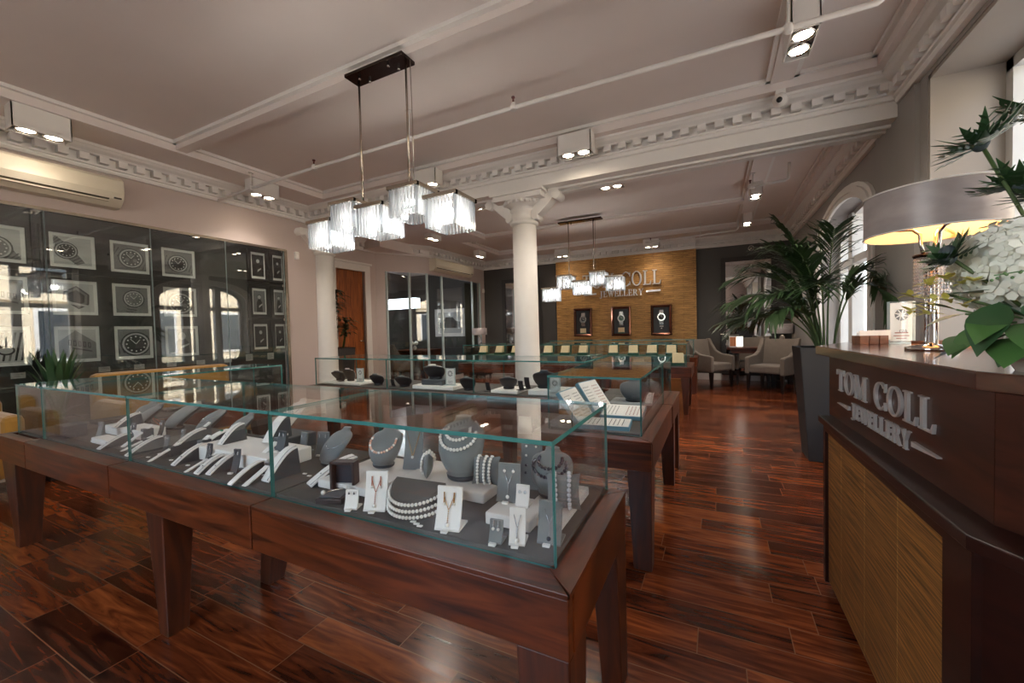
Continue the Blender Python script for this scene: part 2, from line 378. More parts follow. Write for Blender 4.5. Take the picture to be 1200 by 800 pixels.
# cornices: moulded profile swept along the wall head, with dentil blocks
def cornice(p0, p1, nrm, z1=HS, ext0=0., ext1=0., dent=True, step=.143, hs=1.):
    p0, p1, nrm = Vector(p0), Vector(p1), Vector(nrm).normalized()
    d = (p1 - p0).normalized(); L = (p1 - p0).length
    prof = [(0, -.225), (.035, -.225), (.045, -.205), (.045, -.19), (.062, -.185), (.062, -.165), (.026, -.16), (.026, -.085), (.075, -.085), (.085, -.07), (.12, -.05), (.14, -.03), (.15, -.025), (.15, 0), (0, 0)]
    m = MB()
    def P(t, o, z): q = p0 + d * t + nrm * o; return (q.x, q.y, z1 + z * hs)
    # mitred ends: each profile point runs on by its own projection
    m.loft([[P(-ext0 * o, o, z) for o, z in prof], [P(L + ext1 * o, o, z) for o, z in prof]], smooth=False)
    if dent:
        n = int(L / step); off = (L - (n - 1) * step) / 2
        for i in range(n):
            t = off + i * step; v = []
            for (a, o, z) in [(a, o, z) for z in (-.155, -.092) for a, o in ((-.036, .024), (.036, .024), (.036, .098), (-.036, .098))]:
                v.append(P(t + a, o, z))
            m.add(v, [(0, 3, 2, 1), (4, 5, 6, 7), (0, 1, 5, 4), (1, 2, 6, 5), (2, 3, 7, 6), (3, 0, 4, 7)])
    return struct(nexttrim(), m, 'trimwhite')
cornice((XL, YF), (XL, YB0), (1, 0), ext1=-1)
cornice((XL, YB0), (XR, YB0), (0, -1), ext0=-1, ext1=-1, hs=.84)
cornice((XR, YF), (XR, YB0), (-1, 0), ext1=-1)
cornice((-6.4, YB1), (-6.4, 6.45), (1, 0), ext1=-.4)
cornice((-6.4, 6.45), (-5.8, 7.4), (.95, -.6), ext0=-.4, ext1=.3)
cornice((-5.8, 7.4), (-5.8, YW), (1, 0), ext0=.3, ext1=-1)
cornice((-5.8, YW), (-3.62, YW), (0, -1), ext0=-1)
cornice((-3.62, YW - .1), (-.37, YW - .1), (0, -1))
cornice((-.37, YW), (XRF, YW), (0, -1), ext1=-1)
cornice((XRF, YB1), (XRF, YW), (-1, 0), ext1=-1)

# walls
w = MB()
w.box(XL - .2, XL, YF, 1.0, 0, HS); w.box(XL - .2, XL, 1.0, 3.84, 2.42, HS); w.box(XL - .2, XL, 3.84, YB1, 0, HS); w.box(XL - .2, XL, 1.0, 3.84, 0, .08)
struct('wall_left', w, 'wall_lilac')
w = MB(); w.box(XL - .2, XL - .12, 1.0, 3.84, .08, 2.42)
struct('wall_left_niche', w, 'wall_slate')
w = MB(); w.box(-8.4, -3.6, YF - .2, YF, 0, HC); w.box(-1.0, 2.2, YF - .2, YF, 0, HC); w.box(-3.6, -1.0, YF - .2, YF, 0, .9); w.box(-3.6, -1.0, YF - .2, YF, 2.85, HC)
struct('wall_front', w, 'wall_lilac')
# cross beam
m = MB(); m.box(XL - .2, XR + .1, YB0, YB1, 2.785, HS - .0005); m.box(XL, XR, YB0 + .13, YB0 + .16, 2.765, 2.785); m.box(XL, XR, YB1 - .16, YB1 - .13, 2.765, 2.785)
struct('ceiling_cross_beam', m, 'white')
# far room, left side: door wall, splayed wall and glazed wall
w = MB(); w.box(-6.6, -6.4, YB1, 5.42, 0, HS); w.box(-6.6, -6.4, 5.42, 6.13, 2.45, HS); w.box(-6.6, -6.4, 6.13, 6.47, 0, HS); w.box(-6.6, XL - .2, YB1 - .2, YB1, 0, HS)
struct('wall_door_side', w, 'wall_lilac')
def slab_wall(m, p0, p1, t, z0, z1):
    p0, p1 = Vector(p0), Vector(p1); d = (p1 - p0).normalized(); n = Vector((-d.y, d.x)) * t
    a, b, c, e = p0, p1, p1 + n, p0 + n
    m.prism([(a.x, a.y), (b.x, b.y), (c.x, c.y), (e.x, e.y)], z0, z1)
w = MB(); S0, S1 = Vector((-6.4, 6.45)), Vector((-5.8, 7.4)); sd = (S1 - S0)
slab_wall(w, S0, S0 + sd * .2, .1, 0, 2.51); slab_wall(w, S0, S1, .1, 2.51, HS); slab_wall(w, S0 + sd * .2, S1, .1, 0, .1)
struct('wall_splayed', w, 'wall_lilac')
w = MB(); w.box(-5.9, -5.8, 7.4, 9.72, 2.51, HS); w.box(-5.9, -5.8, 9.72, YW, 0, HS); w.box(-5.9, -5.8, 7.4, 9.72, 0, .1)
struct('wall_office_side', w, 'wall_lilac')
w = MB(); w.box(-8.4, -8.3, 6.0, YW, 0, HS); w.box(-8.4, -6.6, 6.0, 6.1, 0, HS); w.box(-8.4, -5.9, YW - .12, YW, 0, HS)
struct('wall_office_inside', w, 'wall_dark')
struct('ceiling_office', MB().box(-8.3, -5.9, 6.1, YW, 2.9, HS), 'ceiling')
struct('wall_back', MB().box(-8.4, 1.9, YW, YW + .2, 0, HC), 'wall_dark')
struct('wall_back_feature', MB().box(-3.62, -.37, YW - .1, YW, 0, 2.9), 'reed_wall')

# right-hand wall with deep window openings
def arch_pts(y0, y1, z0, zs, zt, n=14):
    """outline of an opening with a segmental head: (y,z)"""
    c = (y0 + y1) / 2; a = (y1 - y0) / 2
    return [(y0, z0)] + [(c - a * math.cos(PI * i / n), zs + (zt - zs) * math.sin(PI * i / n)) for i in range(n + 1)] + [(y1, z0)]
w = MB()
w.box(XR, XR + .45, 3.79, YB1, 0, HC); w.box(XR, XR + .45, 1.25, 3.79, 0, .55); w.box(XR, XR + .45, 1.25, 3.79, 2.84, HC)
w.box(XR, XR + .45, .75, 1.25, 0, HC); w.box(XR, XR + .45, -1.6, .75, 0, .55); w.box(XR, XR + .45, -1.6, .75, 2.84, HC); w.box(XR, XR + .45, YF, -1.6, 0, HC)
struct('wall_right', w, 'wall_grey')
w = MB(); w.box(XR - .015, XR + .1, 4.22, 4.75, 0, 2.8); w.box(XR - .03, XR + .1, 3.9, 4.2, 0, 2.86)
struct('wall_right_pilaster', w, 'wall_grey')
# plastered jambs of the near window
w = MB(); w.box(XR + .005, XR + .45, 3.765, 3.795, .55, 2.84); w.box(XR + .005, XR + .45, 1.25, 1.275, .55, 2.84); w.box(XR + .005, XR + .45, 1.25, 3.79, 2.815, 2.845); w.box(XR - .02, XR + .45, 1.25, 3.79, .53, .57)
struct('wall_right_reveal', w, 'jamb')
w = MB(); y0, y1, zs, zt = 5.2, 7.3, 2.2, 2.62
w.box(XRF, XRF + .4, YB1, y0, 0, HC); w.box(XRF, XRF + .4, y1, YW, 0, HC); w.box(XRF, XRF + .4, y0, y1, 0, .5)
ap = arch_pts(y0, y1, zs, zs, zt)[1:-1]
w.prism([(y0, HC)] + ap + [(y1, HC)], XRF, XRF + .4, 'x')
struct('wall_right_far', w, 'wall_grey')
# arch mouldings
w = MB()
def archband(w, x0, x1, g, t):
    o = [(6.25 + (p[0] - 6.25) * (1 + (g + t) / 1.05), p[1] + (g + t) * (1 if p[1] > zs + .01 else 0)) for p in ap]; i = [(6.25 + (p[0] - 6.25) * (1 + g / 1.05), p[1] + g * (1 if p[1] > zs + .01 else 0)) for p in ap]
    for k in range(len(ap) - 1):
        w.prism([i[k], i[k + 1], o[k + 1], o[k]], x0, x1, 'x')
    for s in (0, -1): w.box(x0, x1, min(i[s][0], o[s][0]), max(i[s][0], o[s][0]), .5, zs)
archband(w, XRF - .03, XRF, 0, .05); archband(w, XRF - .05, XRF, .05, .05); archband(w, XRF - .03, XRF, .1, .04)
struct(nexttrim(), w, 'white')

def window(name, x, y0, y1, z0, zs, zt, mull, trans, t=.07, arch=False):
    root = sgroup(name)
    f = MB(); d = .09
    if arch:
        a = arch_pts(y0, y1, z0, zs, zt)[1:-1]; c = (y0 + y1) / 2; sc = 1 - 2 * t / (y1 - y0)
        b = [(c + (p[0] - c) * sc, zs + (p[1] - zs) * .86) for p in a]
        for k in range(len(a) - 1): f.prism([b[k], b[k + 1], a[k + 1], a[k]], x, x + d, 'x')
    else: f.box(x, x + d, y0, y1, zt - t, zt)
    f.box(x, x + d, y0, y0 + t, z0, zs); f.box(x, x + d, y1 - t, y1, z0, zs); f.box(x, x + d, y0, y1, z0, z0 + t)
    struct('window_frame', f, 'window_paint', root)
    for my, mw in mull:
        top = zt - .03 if not arch else zs + (zt - zs) * math.sqrt(max(0, 1 - ((my - (y0 + y1) / 2) / ((y1 - y0) / 2)) ** 2)) - .02
        struct('mullion', MB().box(x - .03, x + d, my - mw / 2, my + mw / 2, z0, top), 'window_paint', root)
    for tz in trans: struct('transom', MB().box(x - .01, x + d, y0 + t, y1 - t, tz - .045, tz + .045), 'window_paint', root)
    g = MB()
    if arch: g.prism(arch_pts(y0 + .02, y1 - .02, z0, zs, zt - .02), x + .04, x + .046, 'x')
    else: g.box(x + .04, x + .046, y0 + .02, y1 - .02, z0 + .02, zt - .02)
    struct('window_pane', g, 'glass_win', root)
window('window_1', XR + .36, 1.275, 3.765, .57, 2.815, 2.815, [(2.1, .12), (2.94, .12)], [1.95])
window('window_2', XR + .36, -1.6, .75, .55, 2.84, 2.84, [(-.8, .12), (-.05, .12)], [1.95])
window('window_3', XRF + .2, y0, y1, .5, zs, zt, [(5.86, .16), (6.64, .16)], [1.98], arch=True)
root = sgroup('window_front_added')  # unseen window, added behind the camera to light the ceiling and case fronts
f = MB()
for b in ((-3.6, -3.52, .9, 2.85), (-1.08, -1.0, .9, 2.85), (-3.52, -1.08, .9, .98), (-3.52, -1.08, 2.77, 2.85)): f.box(b[0], b[1], YF - .14, YF - .06, b[2], b[3])
struct('window_frame', f, 'window_paint', root)
for mx_ in (-2.3,): struct('mullion', MB().box(mx_ - .05, mx_ + .05, YF - .15, YF - .05, .98, 2.77), 'window_paint', root)
struct('window_pane', MB().box(-3.52, -1.08, YF - .103, YF - .097, .98, 2.77), 'glass_win', root)
struct('window_sill', MB().box(XRF - .06, XRF + .28, y0 - .05, y1 + .05, .46, .51), 'window_paint', None)

# glazed picture wall: four tall panes
gw = sgroup('window_4')
ys = [1.0, 1.474, 2.262, 3.024, 3.8]
for a, b in zip(ys[:-1], ys[1:]):
    g = MB(); pane = None
    g.box(XL - .012, XL - .002, a + .003, b - .003, .1, 2.4)
    g.m = [0 if i in (3, 5) else 1 for i in range(6)]
    struct('glass_pane', g, ['glass_wall', 'clear_edge'], gw)
f = MB(); f.box(XL - .03, XL + .012, 1.0, 3.84, 2.395, 2.425); f.box(XL - .03, XL + .015, 3.8, 3.84, .08, 2.425); f.box(XL - .03, XL + .012, 1.0, 3.84, .07, .1)
struct('glazing_channel', f, 'nickel', gw)
# office glazing
go = sgroup('window_5')
A = S0 + sd * .2
segs = [(A, A + (S1 - A) * .55), (A + (S1 - A) * .55, S1 - sd * .004), (Vector((-5.8, 7.42)), Vector((-5.8, 7.95))), (Vector((-5.8, 7.95)), Vector((-5.8, 9.3))), (Vector((-5.8, 9.3)), Vector((-5.8, 9.7)))]
for a, b in segs:
    d = (b - a).normalized(); n = Vector((-d.y, d.x)) * .012; a2, b2 = a + d * .004, b - d * .004
    g = MB().prism([(a2.x, a2.y), (b2.x, b2.y), (b2.x + n.x, b2.y + n.y), (a2.x + n.x, a2.y + n.y)], .1, 2.5)
    g.m = [1, 1, 0, 1, 0, 1]
    struct('glass_pane', g, ['glass_wall', 'clear_edge'], go)
for p in (A, A + (S1 - A) * .55, S1, Vector((-5.8, 7.95)), Vector((-5.8, 9.3)), Vector((-5.8, 9.7))):
    struct('glazing_post', MB().box(p.x - .02, p.x + .02, p.y - .02, p.y + .02, .1, 2.51), 'clear_edge', go)

# pine door in its white frame
dr = sgroup('door_1')
struct('door_leaf', MB().box(-6.5, -6.44, 5.42, 6.13, 0, 2.45), 'door', dr)
f = MB()
for a, b in ((5.28, 5.42), (6.13, 6.27)): f.box(-6.42, -6.36, a, b, 0, 2.45); 
f.box(-6.42, -6.36, 5.28, 6.27, 2.45, 2.58); f.box(-6.42, -6.33, 5.25, 6.3, 2.58, 2.62)
struct('door_frame', f, 'white', dr)
struct('door_handle', MB().tube([(-6.43, 6.06, 1.05), (-6.38, 6.06, 1.05), (-6.38, 5.96, 1.05)], .012), 'chrome', dr)
# skirtings
for nm, b in (('baseboard_left', (XL, XL + .02, YF, YB1, 0, .09)), ('baseboard_back', (-5.8, -3.62, YW - .02, YW, 0, .14)), ('baseboard_right', (XR - .02, XR, YF, 4.2, 0, .14)), ('baseboard_right_far', (XRF - .02, XRF, YB1, YW, 0, .14)), ('baseboard_back_right', (-.37, XRF, YW - .02, YW, 0, .14))):
    struct(nm, MB().box(*b), 'white')

# cast columns with bracketed capitals
def column(name, cx, cy, brackets):
    m = MB()
    m.lathe([(.24, 0), (.24, .12), (.2, .14), (.215, .19), (.17, .24), (.155, .3), (.145, 1.2), (.14, 2.42)], cx, cy, 32)
    m.lathe([(.14, 2.42), (.165, 2.435), (.168, 2.455), (.15, 2.475), (.142, 2.48), (.142, 2.57), (.165, 2.58), (.165, 2.6), (.15, 2.61), (.165, 2.63), (.2, 2.645), (.235, 2.67), (.24, 2.69)], cx, cy, 32)
    for k in range(24):      # fluted bell
        a = 2 * PI * k / 24; r = .222; m.ball((cx + r * math.cos(a), cy + r * math.sin(a), 2.672), .027, 6, 4)
    m.box(cx - .3, cx + .3, cy - .22, cy + .22, 2.69, 2.745); m.box(cx - .33, cx + .33, cy - .25, cy + .25, 2.745, 2.775)
    for dx, dy in brackets:  # scrolled brackets
        prof = []
        n = 14
        for i in range(n + 1):
            t = i / n; prof.append((.14 + .3 * (t ** 1.5), 2.47 + .26 * t + .05 * math.sin(t * PI) * -1))
        out = [(o + .0, z) for o, z in prof]; inn = [(max(.12, o - .13), z + .04) for o, z in reversed(prof)]
        poly = out + [(.47, 2.74), (.45, 2.77), (.3, 2.77)] + inn[1:]
        v = []; wd = .075; n2 = len(poly)
        for s in (-1, 1):
            for o, z in poly: v.append((cx + dx * o - dy * s * wd, cy + dy * o + dx * s * wd, z))
        m.add(v, [tuple(range(n2 - 1, -1, -1)), tuple(range(n2, 2 * n2))] + [(i, (i + 1) % n2, n2 + (i + 1) % n2, n2 + i) for i in range(n2)])
        c = Vector((cx + dx * .43, cy + dy * .43)); e = Vector((-dy, dx)) * .09
        m.tube([(c.x - e.x, c.y - e.y, 2.71), (c.x + e.x, c.y + e.y, 2.71)], .05, 12)
        c = Vector((cx + dx * .17, cy + dy * .17)); m.tube([(c.x - e.x, c.y - e.y, 2.5), (c.x + e.x, c.y + e.y, 2.5)], .035, 10)
    return struct(name, m, 'white')
column('column', -2.02, 4.45, [(1, 0), (-1, 0)])
column('column_half', -5.47, 4.45, [(1, 0), (0, -1)])

# street outside, seen only in reflections and past the window edges
struct('exterior_ground', MB().box(2.3, 30, -30, 40, -.6, -.5).box(-20, 2.3, -30, YF - .5, -.6, -.5), 'asphalt')
b = thing('terrace_building', 'cream stucco building across the street, mirrored in the glass picture wall', 'building', (13, 4, -.5))
MB().box(0, 6, -22, 22, 0, 7.2).build('facade', 'cream_building', b)
mm = MB().box(-.35, 6, -22, 22, 7.2, 7.5); mm.box(-.2, 0, -22, 22, 3.3, 3.6); mm.build('roof_cornice', 'cream_building', b)
for k in range(13):
    for zz, hh in ((1.0, 1.9), (4.3, 2.0)):
        f = MB(); y = -21 + k * 3.3; f.box(-.1, .05, y - .12, y + 1.32, zz - .12, zz + hh + .12); f = f.build('window', 'white', b)
        MB().box(-.13, .06, y, y + 1.2, zz, zz + hh).build('pane', 'building_glass', f)
# ================================================================== CEILING FITTINGS
def twin_spot(label, x, y, along, ztop=HS, h=.15, watts=34, L=.34, W=.15):
    t = thing('ceiling_spotlight', label, 'ceiling light', (x, y, ztop), 0 if along == 'x' else PI / 2, 'white twin ceiling spotlights')
    m = MB(); a, b = L / 2, W / 2; th = .008
    m.box(-a, a, -b, -b + th, -h, 0); m.box(-a, a, b - th, b, -h, 0); m.box(-a, -a + th, -b, b, -h, 0); m.box(a - th, a, -b, b, -h, 0); m.box(-a, a, -b, b, -h + .035, -h + .04)
    m.build('housing', 'spotwhite', t)
    for s in (-1, 1):
        q = MB(); q.lathe([(.06, -h + .036), (.066, -h + .004), (.058, -h + .004), (.05, -h + .03)], s * .078, 0, 20, cap=False); ring = q.build('lamp_ring', 'chrome', t)
        q = MB(); q.lathe([(.052, -h + .012), (.03, -h + .006), (.001, -h + .004)], s * .078, 0, 16); q.build('lamp_lens', 'lampglow', t)
    light('spot_lamp', 'SPOT', (x, y, ztop - h - .02), watts, (1, .9, .79), .05, spot=2.2)
    return t
twin_spot('white twin spotlight above the air conditioner near the picture wall', -5.02, 1.35, 'y', h=.19, watts=7)
twin_spot('white twin spotlight over the far end of the picture wall', -5.02, 3.22, 'y', h=.18, watts=20)
twin_spot('white twin spotlight on the border just right of the round column capital', -1.22, 3.96, 'x', h=.19, watts=22)
twin_spot('white twin spotlight behind the large crystal chandelier', -3.05, 3.96, 'x', h=.17, watts=22)
twin_spot('white twin spotlight nearest the reception counter, beside the sprinkler pipe', .5, 3.2, 'y', HC - .04, .2)
twin_spot('white twin spotlight in the far room, first beyond the cross beam over the aisle', -1.24, 5.6, 'x', HC, .12)
twin_spot('white twin spotlight in the far room, half hidden by the column capital', -3.15, 5.45, 'x', HC, .14)
twin_spot('white twin spotlight in front of the splayed office glass', -4.95, 6.55, 'y', HS + .04, .14)
twin_spot('white twin spotlight near the office air conditioner', -5.05, 8.5, 'y', HS, .14)
twin_spot('white twin spotlight over the gold wall, above the shop lettering', -1.24, 9.44, 'x', HS, .17, 12)
twin_spot('white twin spotlight over the gold wall, behind the small chandelier', -3.3, 9.44, 'x', HS, .17, 12)
twin_spot('white spotlight hanging on the beam above the palm, nearer of two', .52, 6.75, 'y', HC - .05, .17)
twin_spot('white spotlight hanging on the beam toward the far mirror, second of two', .52, 8.5, 'y', HC - .05, .17)

def rods_shade(t, x, y, ztop, h, w):
    m = MB(); a = w / 2; m.box(x - a - .006, x + a + .006, y - a - .006, y - a + .022, ztop - .012, ztop + .012); m.box(x - a - .006, x + a + .006, y + a - .022, y + a + .006, ztop - .012, ztop + .012)
    m.box(x - a - .006, x - a + .022, y - a, y + a, ztop - .012, ztop + .012); m.box(x + a - .022, x + a + .006, y - a, y + a, ztop - .012, ztop + .012); m.box(x - a, x + a, y - .015, y + .015, ztop - .005, ztop + .012)
    cap = m.build('shade_frame', 'nickel', t)
    m = MB(); n = 9; r = w / n * .4
    for i in range(n):
        u = -a + w * (i + .5) / n
        for (px, py) in ((x + u, y - a + r), (x + u, y + a - r), (x - a + r, y + u), (x + a - r, y + u)):
            m.lathe([(r * .9, ztop - h), (r, ztop - h + .008), (r, ztop - .014)], px, py, 6, smooth=False)
    m.build('crystal_rods', 'crystal', cap)
    b = MB(); b.lathe([(.004, ztop), (.012, ztop - .02), (.012, ztop - .05)], x, y, 10); b.ball((x, y, ztop - .08), .026, 12, 8); b.build('bulb', 'bulb', cap)

def chandelier(label, x, y, zc, cubes, w, h, rodx, zplate, watts, plate_w):
    t = thing('crystal_chandelier', label, 'chandelier', (x, y, zplate))
    p = MB().box(-plate_w / 2, plate_w / 2, -.07, .07, -.025, 0); 
    p.build('ceiling_plate', 'bronze', t, bevel=.004)
    for sx, sy in ((-.6, -.2), (.6, .2), (-.45, .3), (.45, -.3)):
        MB().lathe([(.006, -.05), (.009, -.046), (.009, -.025)], sx * plate_w / 2, sy * .12, 10).build('plate_screw', 'chrome', t)
    for rx in rodx:
        cube = min(cubes, key=lambda c: abs(c[0] - rx)); MB().tube([(rx, 0, -.02), (rx, 0, cube[1] - zplate + .01)], .008, 8).build('hanging_rod', 'nickel', t)
    MB().tube([(rodx[1] + .03, .01, -.02), (rodx[1] + .034, .012, (cubes[3][1] - zplate) * .5), (rodx[1] + .03, .01, cubes[3][1] - zplate + .01)], .003, 5).build('cable', 'nickel', t)
    b = MB(); b.box(cubes[0][0], cubes[-1][0], -.012, .012, min(c[1] for c in cubes) - zplate - .005, min(c[1] for c in cubes) - zplate + .01); 
    for c in cubes: b.box(c[0] - .012, c[0] + .012, -.012, .012, min(k[1] for k in cubes) - zplate - .005, c[1] - zplate + .01)
    b.build('carrier_bar', 'bronze', t)
    for cx, zt in cubes:
        rods_shade(t, cx, 0, zt - zplate, h, w)
        light('chandelier_lamp', 'POINT', (x + cx, y, zt - h * .55), watts, (1, .94, .86), .04)
    return t
chandelier('large crystal rod chandelier of five cubes above the front display case', -2.17, 2.29, 0, [(-.55, 2.07), (-.295, 2.175), (-.03, 2.11), (.285, 2.19), (.59, 2.08)], .25, .2, (-.2, .25), 3.12, 3.2, .55)
chandelier('small crystal chandelier hanging before the gold wall lettering', -2.17, 7.2, 0, [(-.57, 1.95), (-.28, 2.16), (.02, 2.04), (.33, 2.18), (.62, 2.08)], .29, .24, (-.22, .24), 3.14, 4, .8)

# sprinkler pipes
def pipe(label, pts, hang, heads, r=.017):
    t = thing('sprinkler_pipe', label, 'pipe')
    MB().tube(pts, r, 10).build('pipe_run', 'white', t)
    for (hx, hy, hz, zt) in hang:
        MB().tube([(hx, hy, hz), (hx, hy, zt)], .008, 6).lathe([(.012, hz - .025), (.026, hz - .02), (.026, hz + .02), (.012, hz + .03)], hx, hy, 10).lathe([(.028, zt - .012), (.028, zt)], hx, hy, 10).build('pipe_hanger', 'white', t)
    for (hx, hy, hz) in heads:
        k = MB().lathe([(.026, hz - .02), (.03, hz), (.02, hz + .03), (.013, hz + .04)], hx, hy, 10); k = k.build('sprinkler_head', 'white', t)
        MB().lathe([(.008, hz + .035), (.008, hz + .07), (.016, hz + .075), (.016, hz + .085)], hx, hy, 8).build('heat_bulb', 'red', k)
pipe('white sprinkler pipe running along under the front ceiling to the entrance side', [(-5.49, 2.95, 2.885), (-4.76, 2.95, 2.912), (-3.7, 2.95, 2.935), (-1.4, 2.95, 2.948), (.81, 2.95, 2.935), (.84, 2.95, 2.95), (.84, 2.95, 3.19)],
     [(-4.8, 2.95, 2.912, 3.095), (-2.46, 2.95, 2.942, 3.195), (.4, 2.95, 2.936, 3.155)], [(-3.73, 2.95, 2.933), (-1.41, 2.95, 2.948)])
pipe('white sprinkler pipe in front of the gold wall cornice, far room', [(-1.3, 9.0, 2.96), (.36, 8.85, 2.97), (.39, 8.85, 3.0), (.4, 8.85, 3.15)], [(-.25, 8.95, 2.963, 3.195)], [(-1.2, 9.0, 2.96)])
pipe('short white sprinkler pipe at the beam spotlight, far room', [(.42, 6.2, 2.98), (.8, 6.15, 2.98), (.83, 6.15, 3.0), (.84, 6.15, 3.19)], [(.45, 6.2, 2.98, 3.15)], [(.42, 6.2, 2.98)])
for x, y, lab in ((-4.72, 2.35, 'round white smoke detector at the corner of the ceiling beams'), (-4.62, 7.55, 'round white smoke detector on the far room border')):
    t = thing('smoke_detector', lab, 'smoke detector', (x, y, HS if y > 3 else HS + .06)); MB().lathe([(.055, 0), (.055, -.02), (.045, -.035), (.02, -.04), (.001, -.04)], 0, 0, 24).build('detector_body', 'spotwhite', t); MB().ball((.03, 0, -.036), .004, 6, 4).build('indicator', 'red', t)
t = thing('ceiling_camera', 'small white dome camera on the ceiling border near the right wall', 'security camera', (.49, 4.03, 3.02))
MB().ball((0, 0, 0), .055, 20, 12).box(-.035, .035, -.02, .03, .03, .08).build('camera_body', 'spotwhite', t); MB().ball((-.012, -.045, -.015), .022, 12, 8).build('lens', 'black', t)
for x, y, z, lab in ((-5.47, 3.98, 2.36, 'small white motion sensor on the wall end beside the half column'), (-5.77, 9.86, 2.3, 'small white motion sensor in the far corner by the office glass')):
    t = thing('motion_detector', lab, 'sensor', (x, y, z)); MB().box(-.03, .02, -.03, .03, -.055, .055).build('sensor_body', 'spotwhite', t, bevel=.012); MB().box(.018, .024, -.018, .018, -.03, .01).build('sensor_lens', 'paper', t)

# wall air conditioners
def aircon(label, x, y0, y1, z0, z1, d):
    t = thing('air_conditioner', label, 'air conditioner', (x, (y0 + y1) / 2, z0)); L = (y1 - y0) / 2; h = z1 - z0
    prof = [(0, .0), (0, h), (d * .8, h), (d * .97, h - .03), (d, h * .45), (d * .9, h * .24), (d * .55, .0)]
    MB().prism([(o, z) for o, z in prof], -L, L, 'y').build('casing', 'ac', t, bevel=.006)
    MB().add([(d * .93, -L * .93, h * .235), (d * .93, L * .8, h * .235), (d * .62, L * .8, .03), (d * .62, -L * .93, .03)], [(0, 1, 2, 3)]).build('outlet_slot', 'ac_dark', t)
    MB().box(d * .7, d * .92, -L * .93, L * .8, h * .13, h * .15).build('louvre', 'ac', t)
    MB().box(d * .9, d * .96, L * .86, L * .96, h * .25, h * .3).build('display', 'ac_dark', t)
aircon('wide cream wall air conditioner over the framed watch pictures', XL, .85, 1.98, 2.52, 2.8, .22)
aircon('cream wall air conditioner above the office glass in the far room', -5.8, 7.5, 9.1, 2.58, 2.86, .2)

